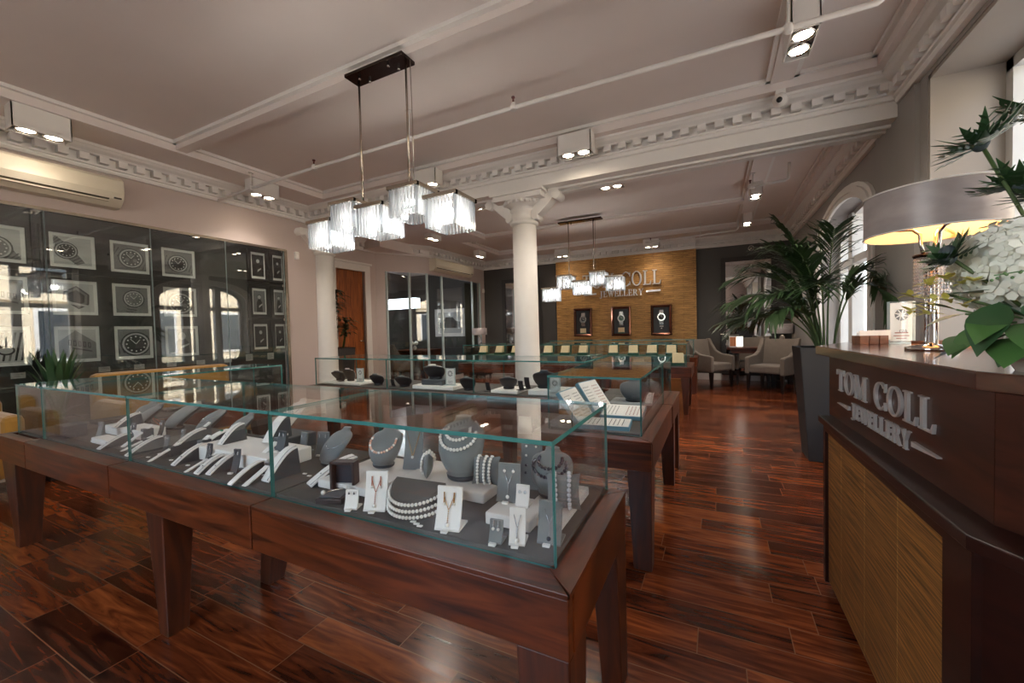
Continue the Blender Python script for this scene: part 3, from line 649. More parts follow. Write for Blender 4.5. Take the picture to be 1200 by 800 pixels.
# ================================================================== PICTURES BEHIND THE GLASS
def wy(y): return y * 5.58 / 5.5
def picture(label, y0, y1, z0, z1, kind, x=XL - .12, fr=.06, d=.025):
    s = (5.5 + .1) / 5.5; y0, y1 = y0 * s, y1 * s; z0, z1 = 1.2 + (z0 - 1.2) * s, 1.2 + (z1 - 1.2) * s
    cy, cz = (y0 + y1) / 2, (z0 + z1) / 2; a, b = (y1 - y0) / 2, (z1 - z0) / 2
    t = thing('framed_picture', label, 'framed picture', (x, cy, cz), 0, 'black framed watch photographs')
    m = MB(); A, B = a + fr, b + fr
    for (p, q, r, u) in ((-A, -a, -B, B), (a, A, -B, B), (-a, a, b, B), (-a, a, -B, -b)): m.box(0, d, p, q, r, u)
    m.build('picture_frame', 'frame_black', t)
    MB().box(0, .012, -a, a, -b, b).build('mat_board', 'matboard', t)
    k = .82; P, Q = a * k, b * k; r = random.Random(label); m = MB(); X = .014
    def poly(pts, mi, e): m.prism([(max(-P, min(P, p[0])), max(-Q, min(Q, p[1]))) for p in pts], X, X + e, 'x', mi)
    def ell(cx, cz, rx, rz, mi, e, n=24, rot=0): poly([(cx + rx * math.cos(t) * math.cos(rot) - rz * math.sin(t) * math.sin(rot), cz + rx * math.cos(t) * math.sin(rot) + rz * math.sin(t) * math.cos(rot)) for t in [2 * PI * i / n for i in range(n)]], mi, e)
    bg = kind.get('bg', 0); poly([(-P, -Q), (P, -Q), (P, Q), (-P, Q)], bg, .001)
    ty = kind['t']
    if ty in ('round', 'big'):
        R = Q * (kind.get('r', .62)); cx, cz2, rot = kind.get('c', (0, 0))[0] * P, kind.get('c', (0, 0))[1] * Q, kind.get('rot', -.6)
        ca, sa = math.cos(rot), math.sin(rot); W = R * .62
        for s2 in (-1, 1):
            q = [(s2 * R * .7, -W), (s2 * R * 2.2, -W * .8), (s2 * R * 2.2, W * .8), (s2 * R * .7, W)]
            poly([(cx + u * ca - v * sa, cz2 + u * sa + v * ca) for u, v in q], 1, .0015)
            for k2 in range(3):
                u0 = s2 * R * (1.0 + k2 * .36); q = [(u0, -W * .8), (u0 + s2 * R * .1, -W * .8), (u0 + s2 * R * .1, W * .8), (u0, W * .8)]; poly([(cx + u * ca - v * sa, cz2 + u * sa + v * ca) for u, v in q], 2, .002)
        ell(cx, cz2, R * 1.12, R * 1.12, 2, .0025); ell(cx, cz2, R, R, kind.get('bez', 0), .003); ell(cx, cz2, R * .86, R * .86, kind.get('dial', 3), .0035)
        for i in range(12):
            an = 2 * PI * i / 12; ell(cx + R * .68 * math.cos(an), cz2 + R * .68 * math.sin(an), R * .07, R * .07, 4, .004, 8)
        for an, ln in ((.9, .5), (2.3, .62)):
            c2, s3 = math.cos(an), math.sin(an); q = [(0, -R * .03), (R * ln, -R * .02), (R * ln, R * .02), (0, R * .03)]; poly([(cx + u * c2 - v * s3, cz2 + u * s3 + v * c2) for u, v in q], 4, .0042)
        if kind.get('sub'):
            for i in range(3): an = PI / 2 + i * 2.1; ell(cx + R * .4 * math.cos(an), cz2 + R * .4 * math.sin(an), R * .2, R * .2, 1, .0045, 14)
    elif ty == 'square':
        for sc, mi, e in ((1, 2, .002), (.86, 1, .003), (.66, 3, .0035), (.5, 2, .004)):
            poly([(u * sc * P * .8 + .0, v * sc * Q * .85) for u, v in ((-.75, .5), (.1, 1.0), (.95, .3), (.9, -.55), (.2, -.95), (-.85, -.2))], mi, e)
        poly([(u * P, v * Q) for u, v in ((-.7, -.4), (.6, -.62), (.62, -.5), (-.68, -.2))], 0, .0045)
    elif ty == 'figure':
        poly([(u * P, v * Q) for u, v in ((-.5, -1), (.55, -1), (.45, -.1), (.2, .2), (-.2, .22), (-.45, -.1))], 3, .002); ell(0, .42 * Q, P * .26, P * .32, 0, .003); ell(0, .55 * Q, P * .27, P * .2, 2, .0028)
        poly([(u * P, v * Q) for u, v in ((-.1, -.6), (.5, -.3), (.5, -.18), (-.1, -.4))], 0, .003)
    elif ty == 'strokes':
        for i in range(7):
            u = -.9 + i * .27; poly([(v * P, z * Q) for v, z in ((u, -.9), (u + .1, -.9), (u + .42, .85), (u + .3, .85))], (2, 1, 3)[i % 3], .002 + i * .0002)
        ell(.1 * P, -.25 * Q, P * .4, Q * .3, 2, .004); ell(.1 * P, -.25 * Q, P * .3, Q * .2, 0, .0045)
    elif ty == 'sign':
        poly([(u * P, v * Q) for u, v in ((-1, -1), (1, -1), (1, .1), (-.1, .95), (-1, .2))], 1, .002)
        for i in range(5):
            u = -.5 + i * .26; poly([(v * P, z * Q) for v, z in ((u, -.05 - i * .05), (u + .16, -.08 - i * .05), (u + .16, .3 - i * .05), (u, .33 - i * .05))], 3, .003); poly([(v * P, z * Q) for v, z in ((u + .05, .02 - i * .05), (u + .11, 0 - i * .05), (u + .11, .24 - i * .05), (u + .05, .26 - i * .05))], 1, .0035)
        poly([(u * P, v * Q) for u, v in ((-.3, -.3), (.75, -.55), (.75, -.45), (-.3, -.2))], 3, .003)
    m.build('print', ['g1', 'g2', 'g3', 'g4', 'matboard'], t)
rows = {0: (1.895, 2.215), 1: (1.445, 1.775), 2: (.99, 1.335)}
cols = {0: (1.03, 1.352), 1: (1.495, 1.81), 2: (1.92, 2.24), 3: (2.35, 2.68)}
P = [(0, 0, 'framed photo of a pale watch, top row, cut by the picture edge', dict(t='round', bg=0, c=(-.1, -.3), r=.7, dial=1)),
     (1, 0, 'framed photo of a dark sports watch lying tilted on white paper, top row', dict(t='round', bg=0, c=(-.35, 0), r=.55, rot=-.9)),
     (2, 0, 'framed photo of a wide steel chronograph seen from the side, top row', dict(t='round', bg=1, c=(.05, -.05), r=.72, dial=2, sub=1, rot=-.5)),
     (3, 0, 'framed photo of a black dialled diver watch, top row beside a pane seam', dict(t='round', bg=1, c=(-.05, -.05), r=.68, rot=-.35)),
     (0, 1, 'framed photo of a slanted sign fragment, middle row, cut by the picture edge', dict(t='sign', bg=1)),
     (1, 1, 'framed photo of a square watch lying at an angle, middle row', dict(t='square', bg=0)),
     (2, 1, 'framed photo of a watch standing upright, middle row, under a window reflection', dict(t='round', bg=1, c=(.1, .1), r=.6, dial=1, rot=1.4)),
     (3, 1, 'framed close-up photo of a chronograph dial, middle row', dict(t='big', bg=2, c=(0, -.1), r=.85, dial=2, sub=1)),
     (0, 2, 'framed photo of slanting metal lines, bottom row, cut by the picture edge', dict(t='strokes', bg=0)),
     (1, 2, 'framed photo of raised sign letters behind the spiky plant, bottom row', dict(t='sign', bg=0)),
     (2, 2, 'framed photo of a watch bracelet in close-up, bottom row', dict(t='big', bg=1, c=(.1, -.1), r=.8, dial=2, rot=.3)),
     (3, 2, 'framed photo of a seated figure, bottom row next to the window reflection', dict(t='figure', bg=1))]
for c, r, lab, k in P: picture(lab, *cols[c], *rows[r], k)
for (a, b), ci in (((3.33, 3.52), 0), ((3.625, 3.77), 1)):
    for (z0, z1), ri in (((1.97, 2.32), 0), ((1.49, 1.84), 1), ((1.02, 1.36), 2)):
        picture('narrow framed portrait photo, %s row, %s' % (('top', 'middle', 'bottom')[ri], ('one before the last column', 'last column at the wall end')[ci]), a, b, z0, z1, dict(t='figure', bg=(3, 1)[ri % 2]), fr=.05)
for i, y in enumerate((1.267, 1.553, 1.836, 2.115, 2.406, 2.698, 3.004, 3.267, 3.556)):
    nth = ('first', 'second', 'third', 'fourth', 'fifth', 'sixth', 'seventh', 'eighth', 'ninth')[i]
    t = thing('caption_plaque', 'small pale square caption plaque under the pictures, %s from the near end' % nth, 'plaque', (XL - .12, y * 1.018, .915), 0, 'caption plaques under the pictures')
    MB().box(0, .01, -.045, .045, -.045, .045).build('plaque_plate', 'slate_tile', t, bevel=.003)
    m = MB()
    for k in range(4): m.box(.0105, .011, -.03, .03 - (k % 2) * .015, .022 - k * .016, .026 - k * .016)
    m.build('plaque_text', 'ink', t)

# mustard seats along the picture wall
def seat(name, label, x, y, w, d, hs, hb, rz):
    t = thing(name, label, 'sofa' if w > 1 else 'armchair', (x, y, 0), rz)
    MB().box(-w / 2 + .1, w / 2 - .1, -d / 2, d / 2 - .12, .16, hs).build('seat_cushion', 'mustard', t, bevel=.04)
    MB().box(-w / 2, w / 2, d / 2 - .16, d / 2, .14, hb).build('backrest', 'mustard', t, bevel=.05)
    for s in (-1, 1):
        MB().box(s * w / 2 - (.12 if s > 0 else 0), s * w / 2 + (0 if s > 0 else .12), -d / 2, d / 2 - .05, .14, hs + .22).build('armrest', 'mustard', t, bevel=.045)
        for q in (-1, 1): MB().lathe([(.014, 0), (.022, .15)], s * (w / 2 - .08), q * (d / 2 - .08), 10).build('leg', 'leg_black', t)
seat('sofa', 'mustard velvet sofa against the picture wall behind the glass case', -5.0, 2.25, 1.2, .7, .42, .88, PI / 2)
seat('armchair', 'mustard velvet armchair by the picture wall at the frame edge', -5.12, .78, .7, .66, .42, .74, PI / 2)

# spiky plant by the picture wall
def spiky(label, x, y, z, n, h, spread, pot, seed, name='snake_plant', mt='leaf_d', w=.03, droop=.2):
    r = random.Random(seed); t = thing(name, label, 'potted plant', (x, y, 0))
    pot(t)
    for k in range(n):
        a = 2 * PI * k / n + r.uniform(-.3, .3); L = h * r.uniform(.65, 1); sp = spread * r.uniform(.4, 1); m = MB(); L2, R2 = [], []
        for i in range(8):
            q = i / 7; rad = .02 + sp * q ** 1.5; zz = z + L * (q - droop * q ** 3); ww = w * math.sin(PI * min(1, .25 + q * .75)) + .001
            c = Vector((math.cos(a) * rad, math.sin(a) * rad, zz)); s = Vector((-math.sin(a), math.cos(a), 0)) * ww
            L2.append(c - s); R2.append(c + s + Vector((0, 0, .001)))
        v = L2 + R2; m.add(v, [(i, i + 1, 9 + i, 8 + i) for i in range(7)], 0, True); m.build('leaf', mt, t)
    return t
def square_pot(w, wt, h, mt='planter'):
    def f(t):
        m = MB(); m.taper((-w, w, -w, w, 0), (-wt, wt, -wt, wt, h - .001)); o = m.build('planter_pot', mt, t, bevel=.006)
        m = MB()
        rim = .018
        for b in ((-wt, wt, -wt, -wt + rim), (-wt, wt, wt - rim, wt), (-wt, -wt + rim, -wt, wt), (wt - rim, wt, -wt, wt)): m.box(*b, h - .001, h + .02)
        m.build('planter_rim', mt, t)
        MB().box(-wt + rim, wt - rim, -wt + rim, wt - rim, h - .001, h + .008).build('soil', 'soil', t)
    return f
spiky('spiky green plant standing before the glass picture wall', -5.2, 1.42, .5, 26, .8, .2, square_pot(.1, .13, .5), 3)
t = thing('dracaena', 'bushy dark potted plant between the half column and the pine door', 'potted plant', (-5.98, 5.05, 0))
square_pot(.17, .22, .94)(t)
r = random.Random(5)
for k, (sx, sy, hh) in enumerate(((-.05, .02, .75), (.04, -.05, 1.0), (.09, .06, .55), (-.08, -.06, .5))):
    st = MB().tube([(sx, sy, .94), (sx * 1.5, sy * 1.5, .94 + hh * .5), (sx * 1.8, sy * 1.2, .94 + hh)], [.018, .015, .012], 7).build('stem', 'palm_stem', t)
    for i in range(44):
        a = r.uniform(0, 2 * PI); z0 = .94 + hh * r.uniform(.35, 1); L = r.uniform(.18, .3); m = MB(); A, B = [], []
        for j in range(6):
            q = j / 5; c = Vector((sx * 1.7 + math.cos(a) * L * q, sy * 1.3 + math.sin(a) * L * q, z0 + L * (.7 * q - .75 * q * q))); s = Vector((-math.sin(a), math.cos(a), 0)) * (.024 * math.sin(PI * (.2 + .8 * q)) + .001)
            A.append(c - s); B.append(c + s)
        m.add(A + B, [(j, j + 1, 7 + j, 6 + j) for j in range(5)], 0, True); m.build('leaf', 'palm', st)
# ================================================================== GLASS DISPLAY CASES
RIM, DZ = .64, .65
def pane(t, b, thin, name='glass_pane', label=None, mats=('glass', 'edge')):
    m = MB().box(*b); g = {'x': (3, 5), 'y': (2, 4), 'z': (0, 1)}[thin]
    m.m = [0 if i in g else 1 for i in range(6)]
    return m.build(name, list(mats), t, label=label)
def table_leg(t, tb, bb, z1):
    return MB().taper(bb + (0,), tb + (z1,)).build('leg', 'case_z', t, bevel=.004)
def case_unit(label, x0, x1, y0, y1, ends, glass, gtop, legs, rim=RIM, ap=.148, group=None, rails=('front', 'back'), deckpad=.012, rw=.075, seam=None):
    """ends: subset of 'lrfb' = wooden sides; glass=(gx0,gx1,gy0,gy1, sides)"""
    t = thing('display_case', label, 'display case', (x0, y0, 0), 0, group); X, Y = x1 - x0, y1 - y0; g = .002
    zb = rim - ap
    def board(name, b, m): return MB().box(*b).build(name, m, t, bevel=.003)
    if 'f' in ends: board('front_apron', (g, X - g, 0, .028, zb, rim - .012), 'case_x')
    if 'b' in ends: board('back_apron', (g, X - g, Y - .028, Y, zb, rim - .012), 'case_x')
    if 'l' in ends: board('end_apron', (0, .028, .03, Y - .03, zb, rim - .012), 'case')
    if 'r' in ends: board('end_apron', (X - .028, X, .03, Y - .03, zb, rim - .012), 'case')
    # mitred top rails
    a, c = (rw if 'l' in ends else 0), (rw if 'r' in ends else 0); f, k = (rw if 'f' in ends else 0), (rw if 'b' in ends else 0)
    def rail(name, poly, m): return MB().prism(poly, rim - .014, rim).build(name, m, t, bevel=.002)
    if f: rail('front_rail', [(g, -.001), (X - g, -.001), (X - max(c, g), f), (max(a, g), f)], 'case_x')
    if k: rail('back_rail', [(max(a, g), Y - k), (X - max(c, g), Y - k), (X - g, Y + .001), (g, Y + .001)], 'case_x')
    if a: rail('end_rail', [(-.001, g), (a, max(f, g)), (a, Y - max(k, g)), (-.001, Y - g)], 'case')
    if c: rail('end_rail', [(X + .001, g), (X + .001, Y - g), (X - c, Y - max(k, g)), (X - c, max(f, g))], 'case')
    gx0, gx1, gy0, gy1, sides = glass; gx0 -= x0; gx1 -= x0; gy0 -= y0; gy1 -= y0; th = .008
    # deck board, then the suede pad with a fine wooden lip
    lx0, lx1, ly0, ly1 = gx0 + (deckpad if 'l' in sides else g), gx1 - (deckpad if 'r' in sides else g), gy0 + (deckpad if 'f' in sides else g), gy1 - (deckpad if 'b' in sides else g)
    MB().box(gx0 + .001, gx1 - .001, gy0 + .001, gy1 - .001, zb + .02, rim - .002).build('deck_board', 'case_x', t)
    MB().box(lx0, lx1, ly0, ly1, rim - .002, DZ if rim == RIM else rim + .01).build('display_pad', 'deck', t, bevel=.002)
    e = .0015; zt = gtop - .011
    if 'f' in sides: pane(t, (gx0 + e, gx1 - e, gy0, gy0 + th, rim, zt), 'y', 'front_pane')
    if 'b' in sides: pane(t, (gx0 + e, gx1 - e, gy1 - th, gy1, rim, zt), 'y', 'back_pane')
    if 'l' in sides: pane(t, (gx0, gx0 + th, gy0 + th + e, gy1 - th - e, rim, zt), 'x', 'end_pane')
    if 'r' in sides: pane(t, (gx1 - th, gx1, gy0 + th + e, gy1 - th - e, rim, zt), 'x', 'end_pane')
    pane(t, (gx0 + e, gx1 - e, gy0 - .001, gy1 + .001, zt, gtop), 'z', 'top_pane')
    for tb, bb in legs:
        table_leg(t, tuple(v - o for v, o in zip(tb, (x0, x0, y0, y0))), tuple(v - o for v, o in zip(bb, (x0, x0, y0, y0))), zb)
    return t
G1 = 'glass display cases of the front run'
GT = .94
case_unit('near glass display case with the pearl necklaces and bracelets', -1.38, -.28, .8, 1.405, 'frb', (-1.38 + .002, -.338, .875, 1.398, 'fbr'), GT,
          [((-.41, -.283, .803, .93), (-.385, -.283, .803, .89)), ((-.37, -.283, 1.265, 1.402), (-.35, -.283, 1.31, 1.402))], group=G1)
case_unit('glass display case of grey busts with a tapered leg under its middle', -2.42, -1.383, .8, 1.405, 'fb', (-2.418, -1.385, .875, 1.398, 'fb'), GT,
          [((-2.105, -1.972, .803, .915), (-2.035, -1.972, .803, .88)), ((-2.09, -1.93, 1.27, 1.4), (-2.0, -1.93, 1.19, 1.27))], group=G1)
case_unit('glass display case next along from the grey busts, toward the picture wall', -3.45, -2.423, .8, 1.405, 'fb', (-3.448, -2.425, .875, 1.398, 'fb'), GT,
          [((-3.1, -2.97, 1.27, 1.4), (-3.1, -3.03, 1.3, 1.4))], group=G1)
case_unit('glass display case at the end of the front run, returning along the picture wall', -3.93, -3.453, .8, 2.4, 'flrb', (-3.87, -3.458, .875, 2.33, 'flbr'), GT,
          [((-3.86, -3.634, .803, .93), (-3.7, -3.634, .803, .89)), ((-3.86, -3.74, 2.25, 2.38), (-3.8, -3.74, 2.3, 2.38))], group=G1, rw=.055)
# second ring: near end with the jewellery cards, and the run behind it
G2 = 'glass display cases of the middle run'
case_unit('glass display case holding the white jewellery sample cards, beside the aisle', -.91, -.28, 2.04, 3.083, 'frl', (-.85, -.34, 2.13, 3.081, 'flr'), GT,
          [((-.4, -.283, 2.043, 2.17), (-.375, -.288, 2.043, 2.12)), ((-.9, -.78, 2.043, 2.17), (-.9, -.82, 2.043, 2.12))], group=G2)
case_unit('glass display case at the back corner of the middle run, beside the aisle', -.91, -.28, 3.087, 3.74, 'rb', (-.85, -.34, 3.089, 3.67, 'br'), GT,
          [((-.39, -.283, 3.2, 3.32), (-.365, -.288, 3.24, 3.31)), ((-.38, -.283, 3.6, 3.73), (-.35, -.288, 3.65, 3.73))], group=G2)
for (a, b), lab in (((-1.93, -.912), 'glass case of black backed busts directly before the round column'), ((-2.95, -1.932), 'glass case of black backed busts in the middle of the middle run'), ((-4.06, -2.952), 'glass case of black backed busts nearest the half column')):
    left = a < -4; case_unit(lab, a, b, 3.0, 3.74, 'fb' + ('l' if left else ''), ((a + .06 if left else a) - .0, b - .003, 3.08, 3.67, 'fb' + ('l' if left else '')), GT,
          [((a + .3, a + .42, 3.003, 3.12), (a + .33, a + .4, 3.003, 3.09)), ((a + .3, a + .42, 3.6, 3.735), (a + .33, a + .4, 3.65, 3.735))], group=G2)
G3 = 'glass watch cases before the gold wall'
xs = [-4.0, -2.8, -1.6, -.29]
for i in range(3):
    a, b = xs[i], xs[i + 1] - .003; l, r_ = i == 0, i == 2
    case_unit(('far glass watch case, end toward the office glass', 'far glass watch case, middle one of the front row', 'far glass watch case, end beside the aisle')[i], a, b, 5.9, 6.75, 'fb' + 'l' * l + 'r' * r_, (a + .06 * l, b - .06 * r_, 5.97, 6.69, 'fb' + 'l' * l + 'r' * r_), .955,
          [((b - .13, b - .03, 5.903, 6.03), (b - .1, b - .045, 5.903, 5.98)), ((b - .13, b - .03, 6.62, 6.747), (b - .1, b - .045, 6.67, 6.747)), ((a + .1, a + .22, 5.903, 6.03), (a + .12, a + .2, 5.903, 6.0))], group=G3)
case_unit('rearmost glass watch case, close below the framed watch niches', -3.1, -.29, 7.75, 8.4, 'fblr', (-3.04, -.35, 7.82, 8.34, 'fblr'), .955,
          [((-.42, -.293, 7.753, 7.88), (-.39, -.3, 7.753, 7.84)), ((-3.09, -2.97, 7.753, 7.88), (-3.09, -3.0, 7.753, 7.84))], group=G3)

# ------------------------------------------------------------------ jewellery
_pm = {}
def bead(parent, p, r, mk, name='pearl'):
    key = (round(r, 4), mk)
    if key not in _pm:
        o = MB().ball((0, 0, 0), r, 10, 6).build(name, mk, None); me = o.data; bpy.data.objects.remove(o); _pm[key] = me
    o = bpy.data.objects.new(name, _pm[key]); COL.objects.link(o); o.parent = parent; o.location = p; return o
def strand(label, loc, rz, path, r, mk, cat='necklace', name='pearl_necklace', mk2=None, group=None):
    """path: dense list of points (local); beads strung along it"""
    t = thing(name, label, cat, loc, rz, group); pts = [Vector(p) for p in path]
    acc = 0; step = 2.02 * r; i = 0; bead(t, pts[0], r, mk); k = 1
    for a, b in zip(pts[:-1], pts[1:]):
        L = (b - a).length
        while acc + L >= step:
            f = (step - acc) / L; a = a + (b - a) * f; L = (b - a).length; acc = 0
            bead(t, a, r * (1 if not mk2 else .97), mk if not mk2 or k % 3 else mk2); k += 1
        acc += L
    MB().tube(pts, .0012, 4).build('thread', 'silver', t)
    return t
BT = [(0, .27, .22, 0), (.05, .34, .27, 0), (.085, .33, .26, 0), (.095, .25, .2, 0), (.17, .34, .25, -.03), (.3, .42, .28, -.05), (.45, .475, .3, -.04), (.6, .5, .29, 0), (.7, .5, .26, .04), (.78, .47, .22, .08), (.84, .4, .18, .11), (.89, .26, .14, .13), (.925, .165, .115, .135), (1, .17, .12, .14)]
def bprof(t, lean):
    for a, b in zip(BT[:-1], BT[1:]):
        if t <= b[0]:
            f = (t - a[0]) / (b[0] - a[0]); v = [a[i] + (b[i] - a[i]) * f for i in range(4)]; break
    else: v = list(BT[-1])
    v[3] += lean * max(0, t - .17); return v[1:]
def bust(label, x, y, z, h, w, rz=0, mt='suede', lean=0., group='necklace display busts', back='suede_d', d=1.0):
    t = thing('display_bust', label, 'necklace display', (x, y, z), rz, group); n = 20
    rings = []
    ts = [0, .05, .085]
    def ring(q, hw, hd, cy): return [(hw * w * math.sin(2 * PI * i / n), cy * w - hd * d * w * math.cos(2 * PI * i / n), q * h) for i in range(n)]
    MB().loft([ring(q, *bprof(q, lean)) for q in (0, .03, .085)]).build('foot', back, t)
    qs = [.086, .13, .17, .23, .3, .38, .45, .53, .6, .66, .72, .77, .82, .85, .88, .91, .96, 1]
    m = MB().loft([ring(q, *bprof(q, lean)) for q in qs], cap=True)
    if back != mt:   # covered back in the darker lining
        for k, f in enumerate(m.f):
            c = sum((Vector(m.v[i]) for i in f), Vector()) / len(f); q = c.z / h
            if c.y > (bprof(q, lean)[2] + .03) * w and q < .9: m.m[k] = 1
    m.build('bust_form', [mt, back], t)
    return t
def neck_path(h, w, lean, tb, r, tt=.93, span=2.0, k=.9, d=1.0, n=90):
    out = []
    for i in range(n + 1):
        th = -span + 2 * span * i / n; q = tb + (tt - tb) * (1 - math.cos(th)) / 2
        hw, hd, cy = bprof(q, lean); X = max(-.97, min(.97, math.sin(th) * k * (.86 if q < .8 else .95))); 
        xx = X * hw * w; s = -1 if abs(th) < PI / 2 + .25 else 1
        out.append((xx * 1.02, cy * w + s * (hd * d * w * math.sqrt(max(0, 1 - X * X)) + r) , q * h + (r * .5 if q > .85 else 0)))
    return out
def block(label, x0, x1, y0, y1, z0, z1, mt, name='display_platform', cat='display platform', group=None, rz=0):
    t = thing(name, label, cat, ((x0 + x1) / 2, (y0 + y1) / 2, z0), rz, group); a, b = (x1 - x0) / 2, (y1 - y0) / 2
    MB().box(-a, a, -b, b, 0, z1 - z0).build('padded_block', mt, t, bevel=.005); return t
def ear_stand(label, x, y, z, w, h, mt='suede_l', rz=0, name='earring_stand', group='earring stands', lean=.28, tagp=True):
    t = thing(name, label, 'earring stand', (x, y, z), rz, group); n = 9; F, B = [], []
    for i in range(n):
        q = i / (n - 1); yy = -.35 * h * .5 + lean * h * (1.6 * q - .75 * q * q) * 1.1 ; F.append((yy, q * h)); B.append((yy + .006, q * h + .001))
    m = MB().prism(F + B[::-1], -w / 2, w / 2, 'x'); m.build('curved_card', mt, t)
    MB().box(-w / 2, w / 2, -.17 * h, .3 * h + .012, 0, .005).build('foot_plate', mt, t)
    if tagp: MB().box(-.012, .006, -.2 * h - .012, -.2 * h - .002, 0, .006).build('price_tab', 'paper', t)
    def at(u, q):  # point on the card face
        i = min(n - 2, int(q * (n - 1))); f = q * (n - 1) - i; a, b = F[i], F[i + 1]; return Vector((u * w, a[0] + (b[0] - a[0]) * f - .003, a[1] + (b[1] - a[1]) * f))
    return t, at
def drops(label, loc, rz, at, u, q0, q1, metal, mk, r=.0045):
    for s, side in ((-1, 'one'), (1, 'other')):
        t = thing('drop_earring', label, 'earring', loc, rz, label); a, b = at(s * u, q0), at(s * u, q1)
        m = MB(); k = 6
        for i in range(k): c = a + (b - a) * (i / k); m.ball((c.x, c.y, c.z), .0024, 6, 4)
        m.tube([a, b], .001, 4); m.build('chain', metal, t); bead(t, b, r, mk)
def pendant(label, loc, rz, at, q0, q1, q2, metal, mk, u=.22, r=.006):
    t = thing('pendant_necklace', label, 'necklace', loc, rz); MB().tube([at(-u, q0), at(-.03, q1), at(0, q1 - .02), at(.03, q1), at(u, q0)], .0011, 4).build('chain', metal, t)
    m = MB(); a, b = at(0, q1 - .02), at(0, q2)
    for i in range(7): c = a + (b - a) * (i / 7); m.ball((c.x, c.y, c.z), .0022, 6, 4)
    m.build('drop', metal, t); bead(t, b, r, mk)

# --- near case
A_ = block('pale grey platform under the peach pearl bust', -1.29, -1.02, .985, 1.29, DZ, .68, 'suede_l')
B_ = block('long pale grey platform under the largest grey bust', -1.015, -.66, 1.095, 1.31, DZ, .685, 'suede_l')
C_ = block('small pale grey step near the corner of the near case', -.592, -.452, .985, 1.125, DZ, .685, 'suede_l')
D_ = block('narrow pale grey platform along the aisle end pane', -.505, -.378, 1.03, 1.3, DZ, .678, 'suede_l')
bust('small grey bust wearing the peach pearl necklace', -1.165, 1.185, .68, .142, .135, .25, lean=.35)
strand('peach pearl necklace on the small leaning bust', (-1.165, 1.185, .68), .25, neck_path(.142, .135, .35, .45, .0052), .0052, 'pearl_pink', mk2='pearl')
ts, at = ear_stand('tall grey stand with a fine gold chain, between two busts', -1.04, 1.22, .68, .075, .15, 'suede', .2, lean=.2, tagp=False)
pendant('fine gold chain with one pearl on the tall grey stand', (-1.04, 1.22, .68), .2, at, .97, .35, .3, 'gold', 'pearl', .4)
for u, q in ((-.36, .9), (.36, .86), (-.2, .62), (.22, .45)):
    pass
bust('largest grey bust in the near case, with a double pearl strand', -.80, 1.185, .685, .215, .172, .1)
strand('long white pearl strand low on the largest bust', (-.80, 1.185, .685), .1, neck_path(.215, .172, 0, .54, .0062), .0062, 'pearl')
strand('short white pearl strand high on the largest bust', (-.80, 1.185, .685), .1, neck_path(.215, .172, 0, .68, .006, k=.62), .006, 'pearl')
def pillow(label, x, y, z, w, h, rz, tilt, mt='suede'):
    t = thing('bracelet_pillow', label, 'bracelet pillow', (x, y, z), rz, 'bracelet pillows'); m = MB(); n = 12
    def S(u, v, s):
        th = .21 * w * (max(0, 1 - abs(u) ** 2.4) * max(0, 1 - abs(v) ** 2.4)) ** .55
        pin = 1 - .13 * (1 - u * u) * 0; xx = u * w / 2 * (1 - .12 * (1 - v * v)); zz = v * h / 2 * (1 - .12 * (1 - u * u)); p = Vector((xx, s * th, zz + h / 2))
        return Matrix.Rotation(-tilt, 4, 'X') @ p + Vector((0, tilt * .08, 0))
    vs = []
    for s in (-1, 1): vs += [S(-1 + 2 * i / n, -1 + 2 * j / n, s) for j in range(n + 1) for i in range(n + 1)]
    f = []
    for s in (0, 1):
        o = s * (n + 1) ** 2; f += [(o + j * (n + 1) + i, o + j * (n + 1) + i + 1, o + (j + 1) * (n + 1) + i + 1, o + (j + 1) * (n + 1) + i) for j in range(n) for i in range(n)]
    m.add(vs, f, 0, True); m.build('cushion', mt, t)
    def front(u, r): return [S(u, v, -1) + Vector((0, -r, 0)) for v in [-.86 + 1.72 * i / 24 for i in range(25)]] + [S(u, .97, 0) + Vector((0, 0, r)), S(u, .8, 1) + Vector((0, r, 0)), S(u, .4, 1) + Vector((0, r, 0))]
    return t, front
t, fr = pillow('grey bracelet pillow turned sideways with a double pearl bracelet', -.935, 1.15, .685, .085, .088, -1.0, .1)
for i, u in enumerate((-.28, .2)): strand(('outer', 'inner')[i] + ' white pearl bracelet on the pillow turned sideways', (-.935, 1.15, .685), -1.0, fr(u, .0055), .0055, 'pearl', 'bracelet', 'pearl_bracelet')
t, fr = pillow('grey bracelet pillow facing front with three pearl strands', -.688, 1.15, .685, .1, .098, .15, .12)
for i, u in enumerate((-.5, .02, .42)): strand(('first', 'second', 'third')[i] + ' pearl strand on the pillow facing front', (-.688, 1.15, .685), .15, fr(u, .0052), .0052, 'pearl', 'bracelet', 'pearl_bracelet')
